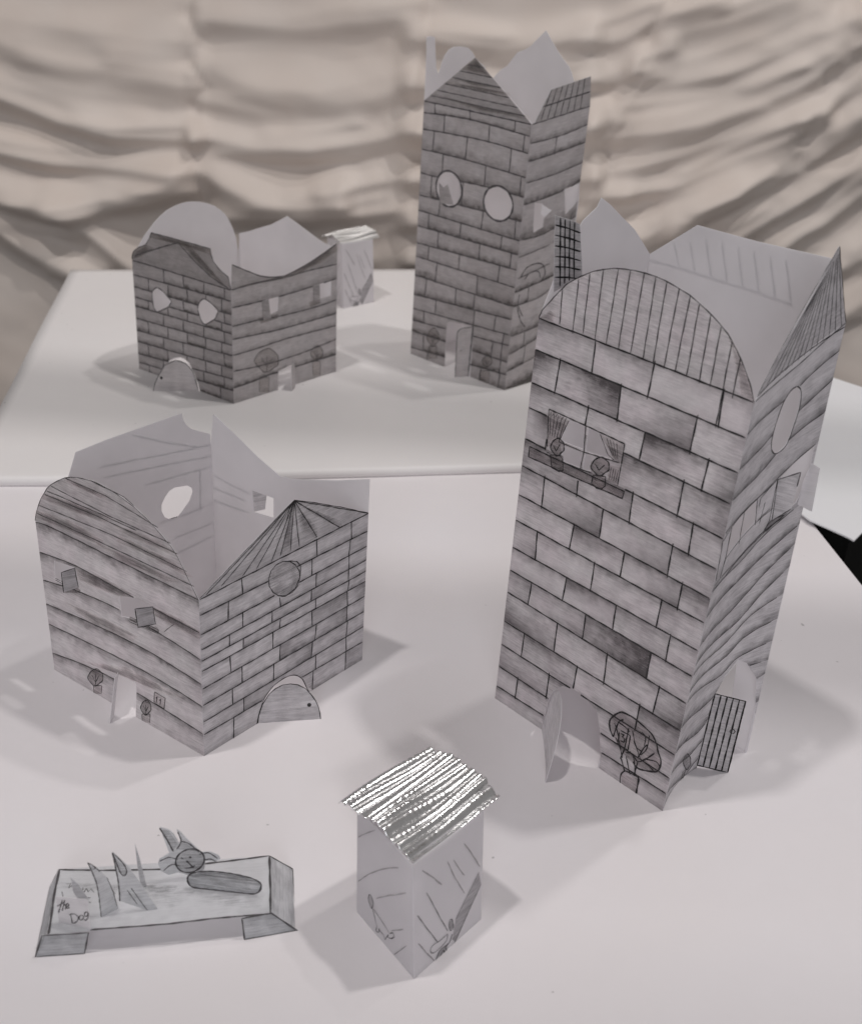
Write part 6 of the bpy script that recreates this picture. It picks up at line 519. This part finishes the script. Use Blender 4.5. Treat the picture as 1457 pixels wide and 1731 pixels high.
building('H2', 'paper_house', 'low grey paper house at the back, half round arched door, two rounded triangular windows', 'paper house', MGS, MPN, 'brick drawn paper buildings')
building('T2', 'paper_tower', 'tall grey paper tower at the back with two round windows under a pointed gable', 'paper house', MGS, MPN, 'brick drawn paper buildings')
# ------------------------------------------------------------------ sheds with foil roofs
def make_foil():
    m, nt, b, N, L = new_mat('foil'); p = geo_pos(nt); n2 = noise(nt, p, 300, 2)
    b.inputs['Base Color'].default_value = (.95, .95, .955, 1); b.inputs['Metallic'].default_value = 1; L.new(ramp(nt, n2, .3, .7, .13, .26), b.inputs['Roughness'])
    return m
MFO = make_foil()
b = [Vector(p) for p in W['S1L']['P'][:2]]+[Vector(W['S1R']['P'][1])]; oS = (b[0]+b[2])/2
s1 = thing('paper_shed', oS, 'little paper shed in front with a shiny corrugated foil roof and pencilled flowers', 'shed', 'paper sheds with foil roofs')
for kk in 'LRGF': build_wall('S1'+kk, s1, oS)
rL, rF, rR, rB = [Vector(p) for p in ROOF]; NR = 10.6
cr = np.cumsum(rng.uniform(.7, 1.3, 40)); cr = cr/cr[-1]
jn = rng.normal(size=(161, 57)); 
for _ in range(2): jn[1:-1] = (jn[2:]+jn[:-2]+jn[1:-1])/3; 
RH = rng.uniform(.6, 1.25, 40); RC = rng.uniform(0, 1, 40)**2; RP = rng.uniform(0, 6.3, 40)
def roof(u, v):   # u along the folds, v down across them
    p = rL.lerp(rF, v).lerp(rB.lerp(rR, v), u); ph = (v+.010*math.sin(v*23+1)+.006*math.sin(u*4+v*11))*NR; k = int(math.floor(ph)); fr = ph-k
    prof = math.sin(math.pi*min(max(fr, 0), 1))**.7
    i, j = min(int(v*160), 160), min(int(u*56), 56)
    cr_ = RC[k]*math.sin(u*(95+20*RC[k-3])+RP[k]+2.5*math.sin(u*13+RP[k-1]))*(.5+.5*math.sin(u*9+RP[k-2]))*math.sin(math.pi*fr)
    tw = .0010*math.sin(u*5.5+v*3)*(.3+v*.7)+.0008*math.sin(u*3.1+v*15)
    return p+Vector((0, 0, .0045*math.sin(math.pi*v)+.0019*prof*RH[k]+.00013*cr_+.000025*jn[i, j]+tw-.0018))
grid_solid(roof, 180, 200, .0004, MFO, 'foil_roof', s1, oS, smooth=True)
def copy_tree(o, parent=None):
    c = o.copy(); COL.objects.link(c)
    if parent: c.parent = parent
    for ch in list(o.children): copy_tree(ch, c)
    return c
s2 = copy_tree(s1); 
for ch in s2.children:
    if ch.name.startswith('foil_roof'):
        md = MFO.copy(); md.name = 'dull_foil'; q_ = md.node_tree.nodes['Principled BSDF']; q_.inputs['Base Color'].default_value = (.62, .61, .6, 1)
        for l_ in list(q_.inputs['Roughness'].links): md.node_tree.links.remove(l_)
        q_.inputs['Roughness'].default_value = .5; ch.data = ch.data.copy(); ch.data.materials[0] = md
s2['label'] = 'small blurred paper shed with a foil roof behind the low grey house'
rz = math.radians(-8); s2.rotation_euler = (0, 0, rz); s2.scale = (.88, .88, 1.0)
s2.location = Vector((S2[0], S2[1], HB))-Matrix.Rotation(rz, 3, 'Z') @ ((b[1]-oS)*.88)-Vector((.004, 0, 0))
# ------------------------------------------------------------------ pop-up platform
top = [Vector(p) for p in PL['top']]; oP = sum(top, Vector())/4; oP.z = 0
pl = thing('paper_platform', oP, 'low pop-up paper platform with a lying dog cutout, spikes and a name card', 'platform')
class Flat:
    def __init__(s, pts): 
        s.n = (pts[1]-pts[0]).cross(pts[2]-pts[0]).normalized(); s.sc = (1000, 1000); s.bul = 0; s.o = pts[0]; s.d = (pts[1]-pts[0]).normalized(); s.e = s.n.cross(s.d)
        if s.n.dot(Vector((0, 0, .4))-s.o) < 0: s.n = -s.n
    def at(s, q, off=0.): return s.o+s.d*q[0]+s.e*q[1]+s.n*off
    def mm(s, q): return (q[0]*1000, q[1]*1000)
    def loc(s, p): v = Vector(p)-s.o; return (v.dot(s.d), v.dot(s.e))
def flat_part(name, pts, tone, inks=(), fills=(), mat=MPI, shade=MG, ang=None, label=None):
    f = Flat([Vector(p) for p in pts]); q = [f.loc(p) for p in pts]; g = MB(); add_sheet(g, f, q, [], mat)
    if tone: fill(g, f, q, .00006, shade, (tone*.55, .05, .1, .4))
    for i_, t in enumerate(fills): soft_fill(g, f, [f.loc(p) for p in t[1:]], .0001+.00002*i_, shade, (t[0]*.6, 0, 0, .2), .3)
    for t in inks: ribbon(g, f, [f.loc(p) for p in t[1:]], t[0], .0002, MPN, jit=.05)
    o = g.build(name, pl, oP)
    if label: o['label'] = label
    return o
MGI = make_graphite('cool_pencil_and_shadow', (.08, .08, .085))
flat_part('top', PL['top'], .04, PL['ink']+PL['scrib'], PL['grey'], shade=MGI)  # the grey patches include the dog's drop shadow, painted onto the top
for nm, key, tn in (('front_flap', 'legL', .45), ('front_flap', 'legR', .45), ('side_flap', 'sideR', .25), ('side_flap', 'sideL', .4)):
    P = PL[key]; flat_part(nm, P, tn, [[.6]+P+P[:1]], shade=MGI)
for nm, d in PL['stand']:
    lf = Leaf(d['O'], d['D'], d['E']); g = MB(); add_sheet(g, lf, d['out'], [], MPI if nm != 'name_card' else MP); tn = {'spike': .18, 'name_card': .06, 'dog_head': .2, 'dog_body': .34}[nm]
    fill(g, lf, d['out'], .00006, MGI if nm != 'name_card' else MG, (tn*.5, .04, .1, .3))
    for i_, t in enumerate(d['fill']): fill(g, lf, t[1:], .0001+.00002*i_, MGI, (t[0]*.36, 0, 0, .2))
    for t in d['ink']: ribbon(g, lf, smooth(t[1:]), t[0], .0002, MPN, jit=.02, step=.5)
    g.build(nm, pl, oP)
